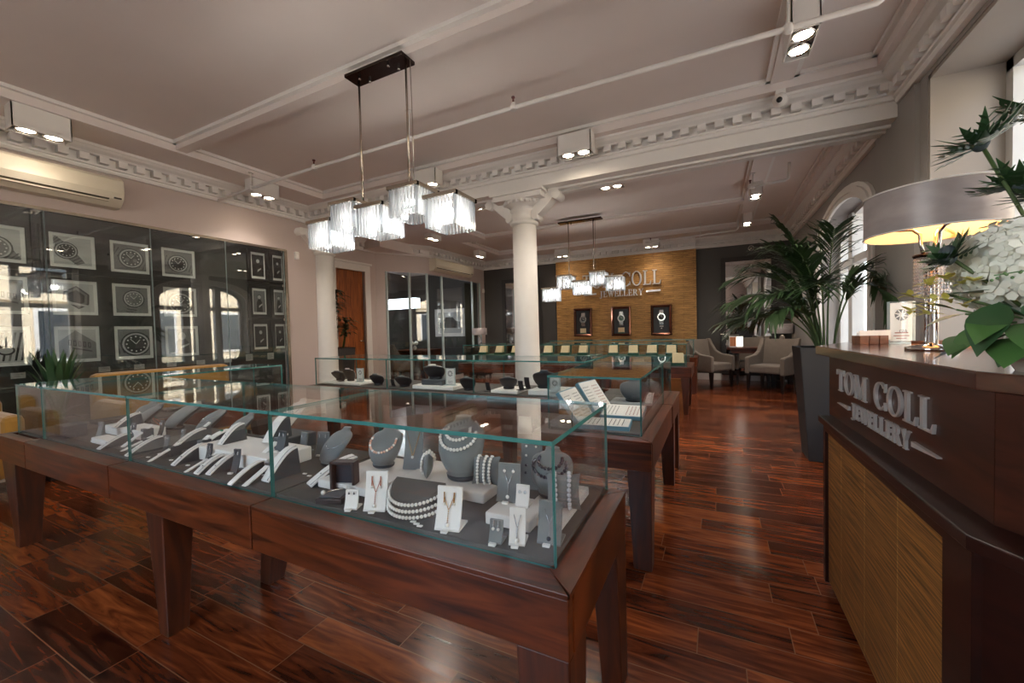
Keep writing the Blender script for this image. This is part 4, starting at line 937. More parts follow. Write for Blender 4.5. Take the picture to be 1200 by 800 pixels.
# half-moon stand with three strands
t = thing('half_round_stand', 'dark half round stand carrying three pearl strands', 'necklace display', (-.83, 1.0, DZ), .08)
n = 28; arc = [(-PI * i / n) for i in range(n + 1)]
def hring(r, z, zf): return [(r * math.cos(a), r * math.sin(a), z + (zf - z) * (-math.sin(a))) for a in arc]
MB().loft([hring(.092, 0, 0), hring(.096, .02, .012), hring(.09, .088, .06)], smooth=True).build('half_round_block', 'deck', t)
for i, (rr, zz, zf) in enumerate(((.0945, .074, .048), (.0975, .052, .03), (.0995, .03, .013))):
    strand('white pearl strand on the half round stand, %s of three' % ('topmost', 'middle', 'lowest')[i], (-.83, 1.0, DZ), .08, [Vector(p) for p in hring(rr + .002, zz, zf)], .0055, 'pearl')
def estand(lab, x, y, z, w, h, mt, rz, metal, mk, drop=True, pend=True, r=.0045, q=(.86, .6)):
    t, at = ear_stand(lab, x, y, z, w, h, mt, rz)
    if drop: drops('%s drop earrings on the %s' % (metal.replace('rose', 'rose gold'), lab.split(' with ')[0]), (x, y, z), rz, at, .2, q[0], q[1], metal, mk, r)
    if pend: pendant('%s drop pendant on the %s' % (metal.replace('rose', 'rose gold'), lab.split(' with ')[0]), (x, y, z), rz, at, .82, .5, .14, metal, mk)
estand('white earring card stand with rose gold drops, beside the ring box', -.955, .935, DZ, .07, .115, 'suede_w', .35, 'rose', 'pearl')
estand('tiny white earring stand in front of the ring box', -1.03, .905, DZ, .042, .056, 'suede_w', .35, 'silver', 'pearl_black', pend=False, r=.003, q=(.9, .84))
estand('white earring card stand with yellow gold drops, beside the half round stand', -.672, .925, DZ, .074, .112, 'suede_w', .2, 'gold', 'pearl')
estand('grey curved stand with pearl studs on the small step', -.565, 1.085, .685, .07, .108, 'suede', .15, 'silver', 'pearl', r=.005, q=(.86, .8))
estand('small pale block stand with grey pearl studs on the small step', -.508, 1.06, .685, .04, .06, 'suede_l', .1, 'silver', 'pearl_silver', pend=False, q=(.75, .7))
estand('low grey block stand with silver drops at the front pane', -.515, .91, DZ, .036, .056, 'suede', .1, 'silver', 'pearl', pend=False, q=(.98, .62))
estand('narrow white stand with a silver chain drop by the front pane', -.462, .93, DZ, .042, .088, 'suede_l', .25, 'silver', 'pearl', drop=False)
estand('grey pendant stand in the glass corner nearest the aisle', -.388, .97, DZ, .062, .1, 'suede', .1, 'silver', 'pearl_black', drop=False)
ts, at = ear_stand('tall grey curved stand with rows of pearl studs behind the step', -.58, 1.29, DZ, .075, .152, 'suede', .1, lean=.22, tagp=False)
for i, q in enumerate((.93, .72, .5, .34)):
    for s in (-1, 1):
        tt = thing('stud_earring', 'small pearl stud earrings in rows on the tall grey curved stand', 'earring', (-.58, 1.29, DZ), .1, 'pearl studs on the tall curved stand'); bead(tt, at(s * .24, q), .0045, 'pearl' if i < 2 else 'pearl_black')
        MB().tube([at(s * .24, q), at(s * .12, q + .02)], .0015, 5).build('post', 'silver', tt)
bust('grey bust wearing the dark pearl necklaces, by the aisle end', -.462, 1.18, .678, .148, .135, .1)
strand('dark pearl necklace, outer loop on the aisle end bust', (-.462, 1.18, .678), .1, neck_path(.148, .135, 0, .5, .0056), .0056, 'pearl_black')
strand('dark pearl necklace, inner loop on the aisle end bust', (-.462, 1.18, .678), .1, neck_path(.148, .135, 0, .66, .0056, k=.66), .0056, 'pearl_black')
t, fr = pillow('grey bracelet pillow with large silver pearls at the aisle end', -.392, 1.09, .678, .1, .105, .35, .12)
for i, u in enumerate((-.52, .35)): strand(('near', 'far')[i] + ' silver pearl strand on the aisle end pillow', (-.392, 1.09, .678), .35, fr(u, .0066), .0066, 'pearl_silver', 'bracelet', 'pearl_bracelet')
# ring box
t = thing('jewellery_box', 'open dark brown ring box with a navy lining', 'jewellery box', (-1.15, .965, DZ), .35)
m = MB(); m.box(-.045, .045, -.075, .01, 0, .018); m.build('box_base', 'box_leather', t, bevel=.002)
MB().box(-.036, .036, -.066, .0, .018, .021).build('base_cushion', 'suede_d', t)
m = MB()
for b in ((-.045, -.035, .012, .05, .004, .11), (.035, .045, .012, .05, .004, .11), (-.035, .035, .012, .05, .1, .11), (-.035, .035, .012, .05, .004, .014), (-.035, .035, .042, .05, .014, .1)): m.box(*b)
m.build('box_lid', 'box_leather', t, bevel=.002); MB().box(-.034, .034, .036, .042, .014, .1).build('lid_lining', 'navy', t)
t = thing('pearl_ring', 'pearl bangle with two pearls lying in the open ring box', 'ring', (-1.15, .965, DZ), .35)
MB().tube([(-.03, -.05, .026), (-.01, -.035, .03), (.015, -.02, .032), (.028, -.014, .03)], .0022, 6).build('band', 'silver', t); bead(t, (-.03, -.052, .03), .0075, 'pearl'); bead(t, (.028, -.012, .034), .0065, 'pearl')
# long pale wedge with a necklace, at the case seam
def arc_wedge(label, x, y, z, L, h, w, rz, mt='suede_w', chain=True, name='curved_ramp'):
    t = thing(name, label, 'necklace display', (x, y, z), rz, 'curved necklace ramps'); n = 12; top = [(-L / 2 + L * i / n, h * math.sin(PI / 2 * i / n)) for i in range(n + 1)]
    MB().prism(top + [(L / 2 + .01, 0)], -w / 2, w / 2, 'x').build('ramp_block', 'suede_d', t)
    m = MB().prism([(a, b + .001) for a, b in top] + [(a, b + .006) for a, b in reversed(top)], -w / 2 - .002, w / 2 + .002, 'x'); m.build('ramp_cover', mt, t)
    if chain:
        c = thing('fine_chain', 'chain on the ' + label, 'necklace', (x, y, z), rz); MB().tube([(s * w * .3, a, b + .008) for s in (1,) for a, b in top] , .0012, 4).build('chain', 'silver', c); bead(c, (0, top[3][0], top[3][1] + .009), .003, 'silver', 'charm')
    return t
arc_wedge('pale curved ramp behind the ring box', -1.3, 1.06, DZ, .17, .068, .05, -.35)
bust('round faced grey bust with a fine chain at the seam of two cases', -1.46, 1.17, DZ, .14, .128, -.05, lean=.8, back='black_suede', d=.65)
# --- second case: busts, ramps and stands seen from the side
block('long ivory platform in the middle of the busts case', -2.13, -1.6, .998, 1.2, DZ, .71, 'suede_w')
block('dark grey plinth under the ivory bust', -1.99, -1.8, 1.205, 1.38, DZ, .715, 'suede_d')
bust('ivory bust standing on the dark plinth', -1.9, 1.27, .715, .16, .15, -.2, 'suede_w', .7, back='black_suede', d=.65)
arc_wedge('ivory strip ramp leaning on the ivory bust', -1.84, 1.2, .715, .12, .1, .04, .2, chain=False)
bust('grey bust beside the ivory platform, tilted back', -2.28, 1.25, DZ, .135, .13, -.25, lean=.7, back='black_suede', d=.95)
bust('grey bust with a fine silver collar, second from the wall end', -2.6, 1.27, DZ, .14, .15, -.25, lean=.7, back='black_suede', d=.95)
bust('tallest dark backed grey bust near the case seam', -2.95, 1.29, DZ, .155, .19, -.25, lean=.7, back='black_suede', d=.95)
bust('grey bust farthest along beside the tallest bust', -3.16, 1.2, DZ, .14, .15, -.25, lean=.7, back='black_suede', d=.95)
ramps = [('ivory earring ramp at the front pane, nearest the wall end', -2.48, .955, DZ, .14, .06, .03), ('ivory earring ramp at the front pane, next to a grey cube', -2.1, .965, DZ, .13, .06, .026), ('ivory earring ramp at the front pane with a grey block behind', -1.82, .955, DZ, .12, .055, .028), ('tall ivory earring ramp in front of the round faced bust', -1.52, 1.0, DZ, .12, .1, .045), ('small ivory wedge ramp in front of the ivory platform', -1.87, .93, DZ, .1, .05, .034), ('long ivory ramp standing before the grey busts', -2.36, 1.08, DZ, .15, .08, .04), ('ivory ramp with pink lined edge in the middle of the busts', -2.22, 1.12, DZ, .16, .075, .036), ('ivory ramp with a green stone on the platform', -2.02, 1.1, .71, .1, .075, .035), ('narrow ivory ramp at the case seam, pointing to the aisle', -1.62, .93, DZ, .13, .05, .02)]
for lab, x, y, z, L, h, w in ramps: arc_wedge(lab, x, y, z, L, h, w, RND.uniform(-.05, .15), chain=RND.random() < .6)
e = thing('emerald_brooch', 'small green stone on the ivory ramp', 'brooch', (-2.02, 1.06, .77)); MB().lathe([(.004, 0), (.007, .003), (.005, .007), (.001, .008)], 0, 0, 8, smooth=False).build('stone', 'emerald', e)
for lab, x, y, z, w, h in (('grey block stand near the wall end seam', -2.36, .99, DZ, .03, .085), ('grey block stand behind the front ramps', -1.98, .98, DZ, .03, .085), ('grey block stand in front of the ivory platform', -1.75, .965, DZ, .03, .09), ('grey curved ring stand beside the plinth', -1.74, 1.26, DZ, .05, .09), ('grey curved ring stand close to the round faced bust', -1.62, 1.27, DZ, .06, .1), ('grey block stand on the ivory platform end', -1.66, 1.1, .71, .05, .08), ('grey block stand beside the tallest bust', -2.72, 1.12, DZ, .04, .1), ('grey ring stand among the ivory ramps', -2.5, 1.12, DZ, .03, .07), ('grey strip stand with a bracelet in the wall end case', -3.02, .97, DZ, .05, .1), ('grey block stand in the wall end case', -2.88, 1.06, DZ, .03, .085)):
    t, at = ear_stand(lab, x, y, z, w, h, 'suede_d' if 'block' in lab else 'suede', RND.uniform(-.1, .3)); drops('silver studs on the ' + lab, (x, y, z), t.rotation_euler.z, at, .25, .9, .78, 'silver', 'silver', .003)
def chain_on(label, x, y, z, rz, h, w, lean, tb, d=.62):
    t = thing('chain_necklace', label, 'necklace', (x, y, z), rz); MB().tube(neck_path(h, w, lean, tb, .002, d=d, n=40), .0016, 5).build('chain', 'silver', t); P = neck_path(h, w, lean, tb, .003, d=d, n=40)[20]; MB().ball(P, .005, 8, 6).build('charm', 'silver', t)
chain_on('silver chain on the round faced bust at the seam', -1.46, 1.17, DZ, -.05, .14, .128, .8, .5, .65)
chain_on('silver collar on the second bust from the wall end', -2.6, 1.27, DZ, -.25, .14, .15, .7, .5, .95)
chain_on('silver chain on the bust beside the ivory platform', -2.28, 1.25, DZ, -.25, .135, .13, .7, .48, .95)
chain_on('silver chain on the ivory bust', -1.9, 1.27, .715, -.2, .16, .15, .7, .55, .65)
def slant(label, x, y, z, L, h, w, rz, blk=True):
    t = thing('slanted_ramp', label, 'jewellery ramp', (x, y, z), rz, 'slanted ivory ramps'); MB().prism([(-L / 2, 0), (-L / 2 + .012, 0), (L / 2, h - .006), (L / 2, h)], -w / 2, w / 2, 'x').build('ramp_plate', 'suede_w', t, bevel=.001)
    MB().box(-w * .6, w * .6, L / 2 - .045, L / 2 - .002, 0, h * .8).build('support_block', 'suede_d', t)
    e = thing('ring', 'silver ring on the ' + label, 'ring', (x, y, z), rz); MB().tube([(.008 * math.cos(k * .52), L * .2 + .004 * math.sin(k * .52), h * .72 + .008 * math.sin(k * .52)) for k in range(13)], .0018, 5).build('band', 'silver', e); MB().ball((0, L * .2, h * .72 + .009), .0035, 8, 5).build('stone', 'glass', e)
for k_, (x, y, L, h, w, nm) in enumerate(((-2.62, .98, .13, .05, .02, 'narrow ivory ramp by the front pane in the wall end case'), (-2.28, .95, .13, .055, .02, 'narrow ivory ramp by the front pane, first past the case seam'), (-2.18, 1.03, .12, .08, .03, 'ivory ramp on a dark block behind the front ramps'), (-1.95, .94, .13, .05, .018, 'narrow ivory ramp by the front pane before the platform'), (-1.56, .95, .14, .07, .024, 'narrow ivory ramp by the front pane at the last seam'), (-2.42, 1.14, .14, .1, .03, 'ivory ramp on a dark block beneath the grey busts'), (-2.72, 1.02, .13, .09, .03, 'ivory ramp on a dark block at the wall end seam'), (-1.7, 1.1, .1, .06, .03, 'ivory ramp on the platform by the ivory bust'))): slant(nm, x, y, .71 if 'platform by' in nm else DZ, L, h, w, RND.uniform(-.1, .15))
def ringlet(label, x, y, z, r, mk):
    t = thing('bangle', label, 'bracelet', (x, y, z)); MB().tube([(r * math.cos(a), -.02 * math.sin(a), r + r * math.sin(a)) for a in [2 * PI * i / 20 for i in range(21)]], .0022, 5).build('hoop', mk, t)
ringlet('rose gold hoop bangle in front of the tallest grey bust', -2.86, 1.17, .69, .03, 'rose'); ringlet('silver hoop bangle in the wall end case', -3.1, 1.1, DZ, .025, 'silver')
block('navy velvet box in the wall end case', -3.4, -3.26, .905, 1.0, DZ, .72, 'navy', 'jewellery_box', 'jewellery box')
block('ivory platform in the wall end case', -3.22, -2.8, 1.06, 1.18, DZ, .7, 'suede_w')
block('low ivory step in the wall end case', -3.0, -2.78, .93, 1.0, DZ, .68, 'suede_w')
arc_wedge('ivory ramp in the wall end case, before the navy box', -2.78, .95, DZ, .13, .05, .03, .1)
arc_wedge('ivory ramp on the ivory platform in the wall end case', -3.05, 1.1, .7, .12, .06, .04, .1)
bust('low grey bust at the back of the wall end case', -3.3, 1.27, DZ, .13, .14, .5, lean=.6)
for i, (x, y) in enumerate(((-3.62, 1.2), (-3.7, 1.6), (-3.62, 2.0))):
    block('small dark tray in the returning case, %s from the corner' % ('first', 'second', 'third')[i], x - .07, x + .07, y - .06, y + .06, DZ, .672, 'box_leather', 'jewellery_tray', 'tray')
# price tickets lying on the pads
for i, (x, y) in enumerate(((-.79, .912), (-.772, .905), (-.755, .898), (-2.36, .92), (-2.04, .93), (-1.6, .985), (-1.585, 1.0), (-1.46, 1.06), (-1.42, 1.05), (-2.2, .94), (-1.9, 1.06))):
    t = thing('price_ticket', ('tiny white price ticket in front of the half round stand' if i < 3 else 'tiny white price ticket lying among the grey busts'), 'price ticket', (x, y, DZ), .2, 'tickets by the half round stand' if i < 3 else 'tickets among the busts')
    MB().box(-.008, .008, -.004, .004, 0, .003).build('ticket', 'paper', t)

# --- case of sample cards (flat blue-grey boxes with printed white cards)
def sample_card(label, x, y, z, w, d, rz, tilt, th=.022, sec=2, dots='ink'):
    t = thing('sample_card', label, 'jewellery card', (x, y, z), rz, 'white jewellery sample cards'); R = Matrix.Rotation(tilt, 4, 'X')
    MB().box(-w / 2, w / 2, 0, d, 0, th).xf(R).build('card_box', 'blue_card', t)
    MB().box(-w / 2 + .006, w / 2 - .006, .006, d - .006, th, th + .002).xf(R).build('card_face', 'paper', t)
    for k in range(sec):
        m = MB(); u0 = -w / 2 + w * (k + .18) / sec
        for j in range(8):
            for i in range(4): m.box(u0 + i * w / sec * .17, u0 + i * w / sec * .17 + .004, d * .12 + j * d * .095, d * .12 + j * d * .095 + .006, th + .002, th + .0045)
        m.xf(R).build('stone_row', dots if k else 'ink', t)
    return t
sample_card('flat printed jewellery card lying at the front of its case', -.545, 2.165, DZ, .27, .2, .1, .0)
sample_card('flat printed jewellery card with brown stones, behind the front card', -.505, 2.43, DZ + .003, .25, .24, .06, .1, dots='ink_red')
sample_card('upright tilted jewellery card with a blue edge, nearest the case corner', -.7, 2.31, DZ + .012, .25, .2, 1.5, .95, sec=2)
sample_card('upright tilted jewellery card with rows of small stones', -.655, 2.58, DZ + .012, .23, .22, 1.35, .95, sec=2, dots='ink_red')
bust('dark fan shaped bust behind the sample cards', -.5, 2.87, .69, .14, .2, .2, 'suede_d', .4, back='black_suede'); block('grey platform under the fan shaped bust', -.66, -.37, 2.74, 3.0, DZ, .69, 'suede')
bust('grey bust near the end pane by the aisle', -.43, 3.35, .65, .13, .13, .8, 'suede', .4)
arc_wedge('ivory ramp on the grey platform near the aisle', -.4, 2.86, .69, .12, .05, .04, 0)

# --- middle run: busts seen from behind, with certificates on white steps
def cert(label, x, y, z, w, h, rz=0, gia=False):
    t = thing('certificate_stand', label, 'certificate stand', (x, y, z), rz, 'diamond certificate stands'); 
    m = MB().box(-w / 2, w / 2, 0, .02, .004, h); m.m = [1, 1, 0, 1, 0, 1]; m.build('acrylic_block', ['acrylic', 'clear_edge'], t)
    MB().box(-w * .43, w * .43, .008, .012, .01, h * .97).build('printed_card', 'paper', t)
    m = MB(); n = 8; cz = h * .68; R = w * .27
    for i in range(n):
        a = 2 * PI * i / n; b2 = a + .55
        m.prism([(R * .35 * math.cos(a), cz + R * .35 * math.sin(a)), (R * math.cos(a - .18), cz + R * math.sin(a - .18)), (R * math.cos(b2 - .1), cz + R * math.sin(b2 - .1))], .0065, .008, 'y')
    m.build('diamond_emblem', 'ink', t)
    m = MB()
    for k, (ww, zz, hh) in enumerate(((.26, .24, .022), (.3, .17, .018), (.2, .11, .018))): m.box(-w * ww, w * ww, .0065, .008, h * zz, h * (zz + hh))
    m.build('caption_lines', 'ink_red' if gia else 'ink', t)
    MB().box(-w / 2 - .01, w / 2 + .01, -.015, .035, 0, .005).build('stand_foot', 'clear_edge', t)
    return t
G = 'platforms of the middle run'
block('white step under the first certificate, half column end', -3.78, -3.38, 3.13, 3.4, DZ, .675, 'suede_w'); block('white step under the tall ivory topped bust', -2.66, -2.18, 3.12, 3.36, DZ, .685, 'suede_w')
block('dark plinth on the white step under the ivory topped bust', -2.58, -2.33, 3.16, 3.36, .685, .735, 'suede_d'); block('white step before the round column', -1.78, -1.52, 3.12, 3.4, DZ, .675, 'suede_w')
block('white step beside the certificate at the sample card case', -1.42, -1.12, 3.12, 3.4, DZ, .69, 'suede_w'); block('white step at the far end of the middle run', -3.98, -3.8, 3.15, 3.4, DZ, .67, 'suede_w')
for lab, x, y, z, h, w, mt in (('black backed bust at the half column end of the middle run', -3.86, 3.3, .67, .12, .16, 'suede'), ('upright black backed bust beside the first certificate', -3.64, 3.25, .675, .15, .13, 'suede_l'), ('black backed bust just past the first certificate', -3.2, 3.22, DZ, .13, .15, 'suede'), ('black backed bust left of the ivory topped bust', -2.84, 3.22, DZ, .12, .17, 'suede'), ('ivory topped black bust on the dark plinth', -2.47, 3.25, .735, .155, .21, 'suede_w'), ('black backed bust past the second certificate', -2.06, 3.2, DZ, .135, .15, 'suede'), ('black backed bust on the white step before the column', -1.66, 3.24, .675, .12, .16, 'suede'), ('large black backed bust beside the last certificate', -1.33, 3.28, .69, .165, .2, 'suede_d')):
    bust(lab, x, y, z, h, w, PI + .35, mt, .5, back='black_suede', group='black backed busts')
for i, (x, y, z, h) in enumerate(((-3.72, 3.2, .675, .09), (-2.98, 3.2, DZ, .07), (-2.6, 3.22, .735, .085), (-1.85, 3.2, DZ, .08), (-1.52, 3.2, .675, .08), (-1.25, 3.25, .69, .1), (-1.45, 3.18, .69, .1))):
    ear_stand('small dark stand among the black backed busts, %s along' % ('first', 'second', 'third', 'fourth', 'fifth', 'sixth', 'seventh')[i], x, y, z, .05, h, 'black_suede', PI - .2, tagp=False)
cert('white certificate stand in the middle run, half column end', -3.45, 3.2, .675, .09, .15); cert('white certificate stand in the middle run, beside the ivory topped bust', -2.27, 3.2, .685, .105, .165); cert('white certificate stand in the middle run, touching the sample card case', -1.18, 3.12, DZ, .09, .155)

# --- watch boxes with cream cushions
def watch_box(label, x, y, z, rz, w=.17, lid=True, h=.11):
    t = thing('watch_box', label, 'watch box', (x, y, z), rz, 'green watch boxes')
    MB().box(-w / 2, w / 2, -.07, .07, 0, .04).build('box_base', 'green_box', t, bevel=.004)
    MB().taper((-w * .42, w * .42, -.055, .05, .04), (-w * .4, w * .4, .0, .06, .04 + h)).build('cream_cushion', 'cream', t, bevel=.006)
    if lid:
        MB().taper((-w / 2, w / 2, .072, .1, .02), (-w / 2, w / 2, .1, .13, .19)).build('box_lid', 'green_box', t, bevel=.004)
    return t
ZT = .77
for a, b, lab in ((-3.9, -2.85, 'office end'), (-2.75, -1.65, 'middle'), (-1.55, -.4, 'aisle end')):
    block('green watch display step, ' + lab + ' of the far cases', a, b, 6.15, 6.6, DZ, ZT, 'green_box')
xs = [-3.75, -3.42, -3.1, -2.5, -2.2, -1.9, -1.42, -1.12, -.85, -.58]
for i, x in enumerate(xs):
    watch_box('green watch box with a cream cushion, %s along the far cases from the office end' % ('first', 'second', 'third', 'fourth', 'fifth', 'sixth', 'seventh', 'eighth', 'ninth', 'tenth')[i], x, 6.35, ZT, RND.uniform(-.1, .2), .16)
watch_box('large green watch box at the aisle corner of the far cases', -.47, 6.07, DZ, .1, .18, False, .13)
for i, x in enumerate((-2.5, -1.3, -1.0)): watch_box('low green watch box in the front of the far cases, %s from the office end' % ('first', 'second', 'third')[i], x, 6.07, DZ, .1, .18, False, .05)
# ================================================================== LETTERING
def glyph(ch):
    P = []
    def r(a, b, c, d): P.append([(a, b), (c, b), (c, d), (a, d)])
    def arc(cx, cy, rx, ry, ix, iy, a0, a1, n=18):
        for k in range(n):
            t0, t1 = math.radians(a0 + (a1 - a0) * k / n), math.radians(a0 + (a1 - a0) * (k + 1) / n)
            P.append([(cx + ix * math.cos(t0), cy + iy * math.sin(t0)), (cx + rx * math.cos(t0), cy + ry * math.sin(t0)), (cx + rx * math.cos(t1), cy + ry * math.sin(t1)), (cx + ix * math.cos(t1), cy + iy * math.sin(t1))])
    if ch == 'T': r(0, .93, .76, 1); r(.31, 0, .45, 1); r(.2, 0, .56, .05); P.append([(0, .74), (.05, .93), (0, .93)]); P.append([(.76, .74), (.76, .93), (.71, .93)]); w = .76
    elif ch == 'O': arc(.43, .5, .43, .52, .29, .46, 0, 360, 28); w = .86
    elif ch == 'M': r(.1, 0, .16, 1); r(.78, 0, .92, 1); P.append([(.08, 1), (.25, 1), (.55, .14), (.48, 0)]); P.append([(.84, 1), (.92, 1), (.53, .1), (.48, 0)]); r(0, 0, .27, .05); r(.68, 0, 1.02, .05); r(0, .95, .2, 1); r(.8, .95, 1.02, 1); w = 1.02
    elif ch == 'C': arc(.43, .5, .43, .52, .29, .46, 42, 318, 24); P.append([(.72, .68), (.78, .68), (.78, 1), (.73, .9)]); P.append([(.72, .32), (.73, .1), (.78, .03), (.78, .3)]); w = .8
    elif ch == 'L': r(.1, 0, .25, 1); r(0, 0, .64, .06); r(0, .95, .37, 1); P.append([(.64, 0), (.68, .28), (.64, .28), (.54, .05)]); w = .68
    elif ch == 'J': r(.2, .1, .35, 1); r(.08, .95, .48, 1); arc(.13, .02, .22, .2, .1, .14, 200, 380, 10); w = .48
    elif ch == 'E': r(.1, 0, .25, 1); r(0, 0, .64, .06); r(0, .94, .6, 1); r(.25, .48, .48, .54); r(.46, .4, .5, .62); P.append([(.6, 1), (.6, .74), (.56, .74), (.5, .95)]); P.append([(.64, 0), (.68, .28), (.64, .28), (.54, .05)]); w = .66
    elif ch == 'W': P.append([(.06, 1), (.22, 1), (.42, .2), (.36, 0)]); P.append([(.52, .9), (.58, .8), (.4, 0), (.35, 0)]); P.append([(.46, 1), (.62, 1), (.82, .2), (.76, 0)]); P.append([(.94, 1), (1.0, 1), (.8, 0), (.75, 0)]); r(0, .95, .3, 1); r(.4, .95, .68, 1); r(.86, .95, 1.08, 1); w = 1.08
    elif ch == 'R': r(.1, 0, .25, 1); r(0, 0, .36, .05); r(0, .95, .4, 1); arc(.37, .745, .26, .255, .12, .2, -90, 90, 12); r(.25, .49, .4, .54); P.append([(.34, .5), (.48, .5), (.78, 0), (.6, 0)]); r(.58, 0, .84, .05); w = .82
    elif ch == 'Y': P.append([(.05, 1), (.22, 1), (.46, .45), (.34, .45)]); P.append([(.68, 1), (.75, 1), (.44, .42), (.39, .48)]); r(.33, 0, .47, .48); r(.23, 0, .57, .05); r(0, .95, .31, 1); r(.58, .95, .84, 1); w = .84
    else: return [], .45
    return P, w
def text(s, length, height, depth, place, parent, mt='sign_silver', gap=.1):
    """raised letters, one mesh each; place(u, v, d): u along the text, v up, d out of the wall"""
    x = 0; out = []
    for ch in s:
        P, w = glyph(ch)
        if P: out.append([[(a + x, b) for a, b in p] for p in P])
        x += w + gap
    k = length / (x - gap)
    for P in out:
        m = MB()
        for p in P:
            n = len(p); v = [place(a * k, b * height, 0) for a, b in p] + [place(a * k, b * height, depth) for a, b in p]
            m.add(v, [tuple(range(n - 1, -1, -1)), tuple(range(n, 2 * n))] + [(i, (i + 1) % n, n + (i + 1) % n, n + i) for i in range(n)])
        m.build('letter', mt, parent)
sg = thing('wall_sign', 'large raised silver serif lettering high on the gold wall', 'sign', (-2.0, YW - .1, 2.2))
pl = lambda x0, z0: (lambda u, v, d: (x0 + u, -d, z0 + v))
text('TOM COLL', 1.82, .33, .035, pl(-.92, -.04), sg)
text('JEWELLERY', 1.02, .15, .03, pl(-.5, -.27), sg)
for a in (-.9, .58): MB().prism([(a, -.21), (a + .31, -.2), (a + .31, -.16), (a, -.17)], -.03, 0, 'y').build('dash', 'sign_silver', sg)
# framed watch niches
for i, (x, lab) in enumerate(((-2.93, 'framed watch niche on the gold wall, nearest the round column'), (-2.0, 'framed watch niche in the middle of the gold wall'), (-1.1, 'framed watch niche on the gold wall, nearest the grey wall and mirror'))):
    t = thing('watch_niche', lab, 'framed watch', (x, YW - .1, 1.34), 0, 'framed watch niches on the gold wall'); a, b = .225, .345; fw = .055
    m = MB()
    pr = [(0, 0), (0, -.06), (fw * .5, -.075), (fw, -.05), (fw, 0)]
    for s in (-1, 1):
        m.prism([(s * (a - o), y) for o, y in pr], -b, b, 'z')
    for s in (-1, 1):
        v = []
        for X in (-a, a): v += [(X, y, s * (b - o)) for o, y in pr]
        n = 5; m.add(v, [tuple(range(n - 1, -1, -1)), tuple(range(n, 2 * n))] + [(k, (k + 1) % n, n + (k + 1) % n, n + k) for k in range(n)])
    m.build('niche_frame', 'copper_frame', t)
    MB().box(-a + fw, a - fw, -.004, -.001, -b + fw, b - fw).build('niche_back', 'black_suede' if i < 2 else 'suede_d', t)
    R = .085; cz = .07; wt = MB()
    MB().taper((-R * .55, R * .55, -.012, -.005, cz - R * 2.0), (-R * .6, R * .6, -.025, -.006, cz - R * .6)).taper((-R * .6, R * .6, -.025, -.006, cz + R * .6), (-R * .5, R * .5, -.012, -.005, cz + R * 1.9)).build('watch_strap', 'watchsteel', t)
    def disc(r, y0, y1): return [(r * math.cos(2 * PI * k / 24), cz + r * math.sin(2 * PI * k / 24)) for k in range(24)], y0, y1
    p, y0, y1 = disc(R, -.03, -.006); wc = MB().prism(p, y0, y1, 'y').build('watch_case', 'watchsteel', t)
    p, y0, y1 = disc(R * .78, -.033, -.03); MB().prism(p, y0, y1, 'y').build('watch_dial', 'g3' if i != 1 else 'green_box', wc)
    m = MB()
    for k in range(12): q = 2 * PI * k / 12; m.ball((R * .62 * math.cos(q), -.034, cz + R * .62 * math.sin(q)), .006, 6, 4)
    m.box(-.003, .003, -.036, -.034, cz, cz + R * .5); m.box(0, R * .4, -.036, -.034, cz - .003, cz + .003); m.build('dial_marks', 'paper', wc)
    if i < 2: MB().box(-.07, .07, -.04, -.006, -b + fw + .03, -b + fw + .14).build('cream_block', 'cream', t); MB().box(-.075, .075, -.045, -.005, -b + fw, -b + fw + .03).build('green_foot', 'green_box', t)
    else: MB().box(-.04, .04, -.02, -.006, -.15, -.13).box(-.012, .012, -.02, -.006, -.2, -.175).build('caption', 'paper', t)

# mirrors
def mirror(label, x0, x1, z0, z1, mt='wall_dark', fw=.09, y=YW - .015, tilt=.03):
    t = thing('mirror', label, 'mirror', ((x0 + x1) / 2, y - .07, z0)); a = (x1 - x0) / 2; h = z1 - z0; R = Matrix.Rotation(-tilt * 0 - .0, 4, 'X')
    m = MB()
    for (p, q, r, s, d) in ((-a, -a + fw, 0, h, 0), (a - fw, a, 0, h, 0), (-a + fw, a - fw, 0, fw, 0), (-a + fw, a - fw, h - fw, h, 0)): m.box(p, q, 0, .06, r, s); 
    for (p, q, r, s) in ((-a + .02, -a + fw - .015, .02, h - .02), (a - fw + .015, a - .02, .02, h - .02), (-a + fw, a - fw, h - fw + .015, h - .02), (-a + fw, a - fw, .02, fw - .015)): m.box(p, q, -.015, 0, r, s)
    m.build('mirror_frame', mt, t); MB().box(-a + fw, a - fw, .03, .036, fw, h - fw).build('mirror_glass', 'mirror', t)
mirror('tall grey framed mirror on the far wall behind the armchairs', .11, 1.12, .12, 2.62, 'wall_grey' if False else 'planter')
mirror('tall dark framed mirror on the far wall behind the round column', -5.2, -4.1, .12, 2.55, 'planter')
t = thing('wall_hook', 'small round silver ring fitting above the far mirror', 'ring fitting', (.68, YW - .01, 2.78)); MB().tube([(.05 * math.cos(2 * PI * k / 20), -.012, .05 * math.sin(2 * PI * k / 20)) for k in range(21)], .008, 6).build('ring', 'chrome', t); MB().lathe([(.02, 0), (.02, .03)], 0, 0, 10).xf(Matrix.Rotation(PI / 2, 4, 'X')).build('mount_plate', 'chrome', t)

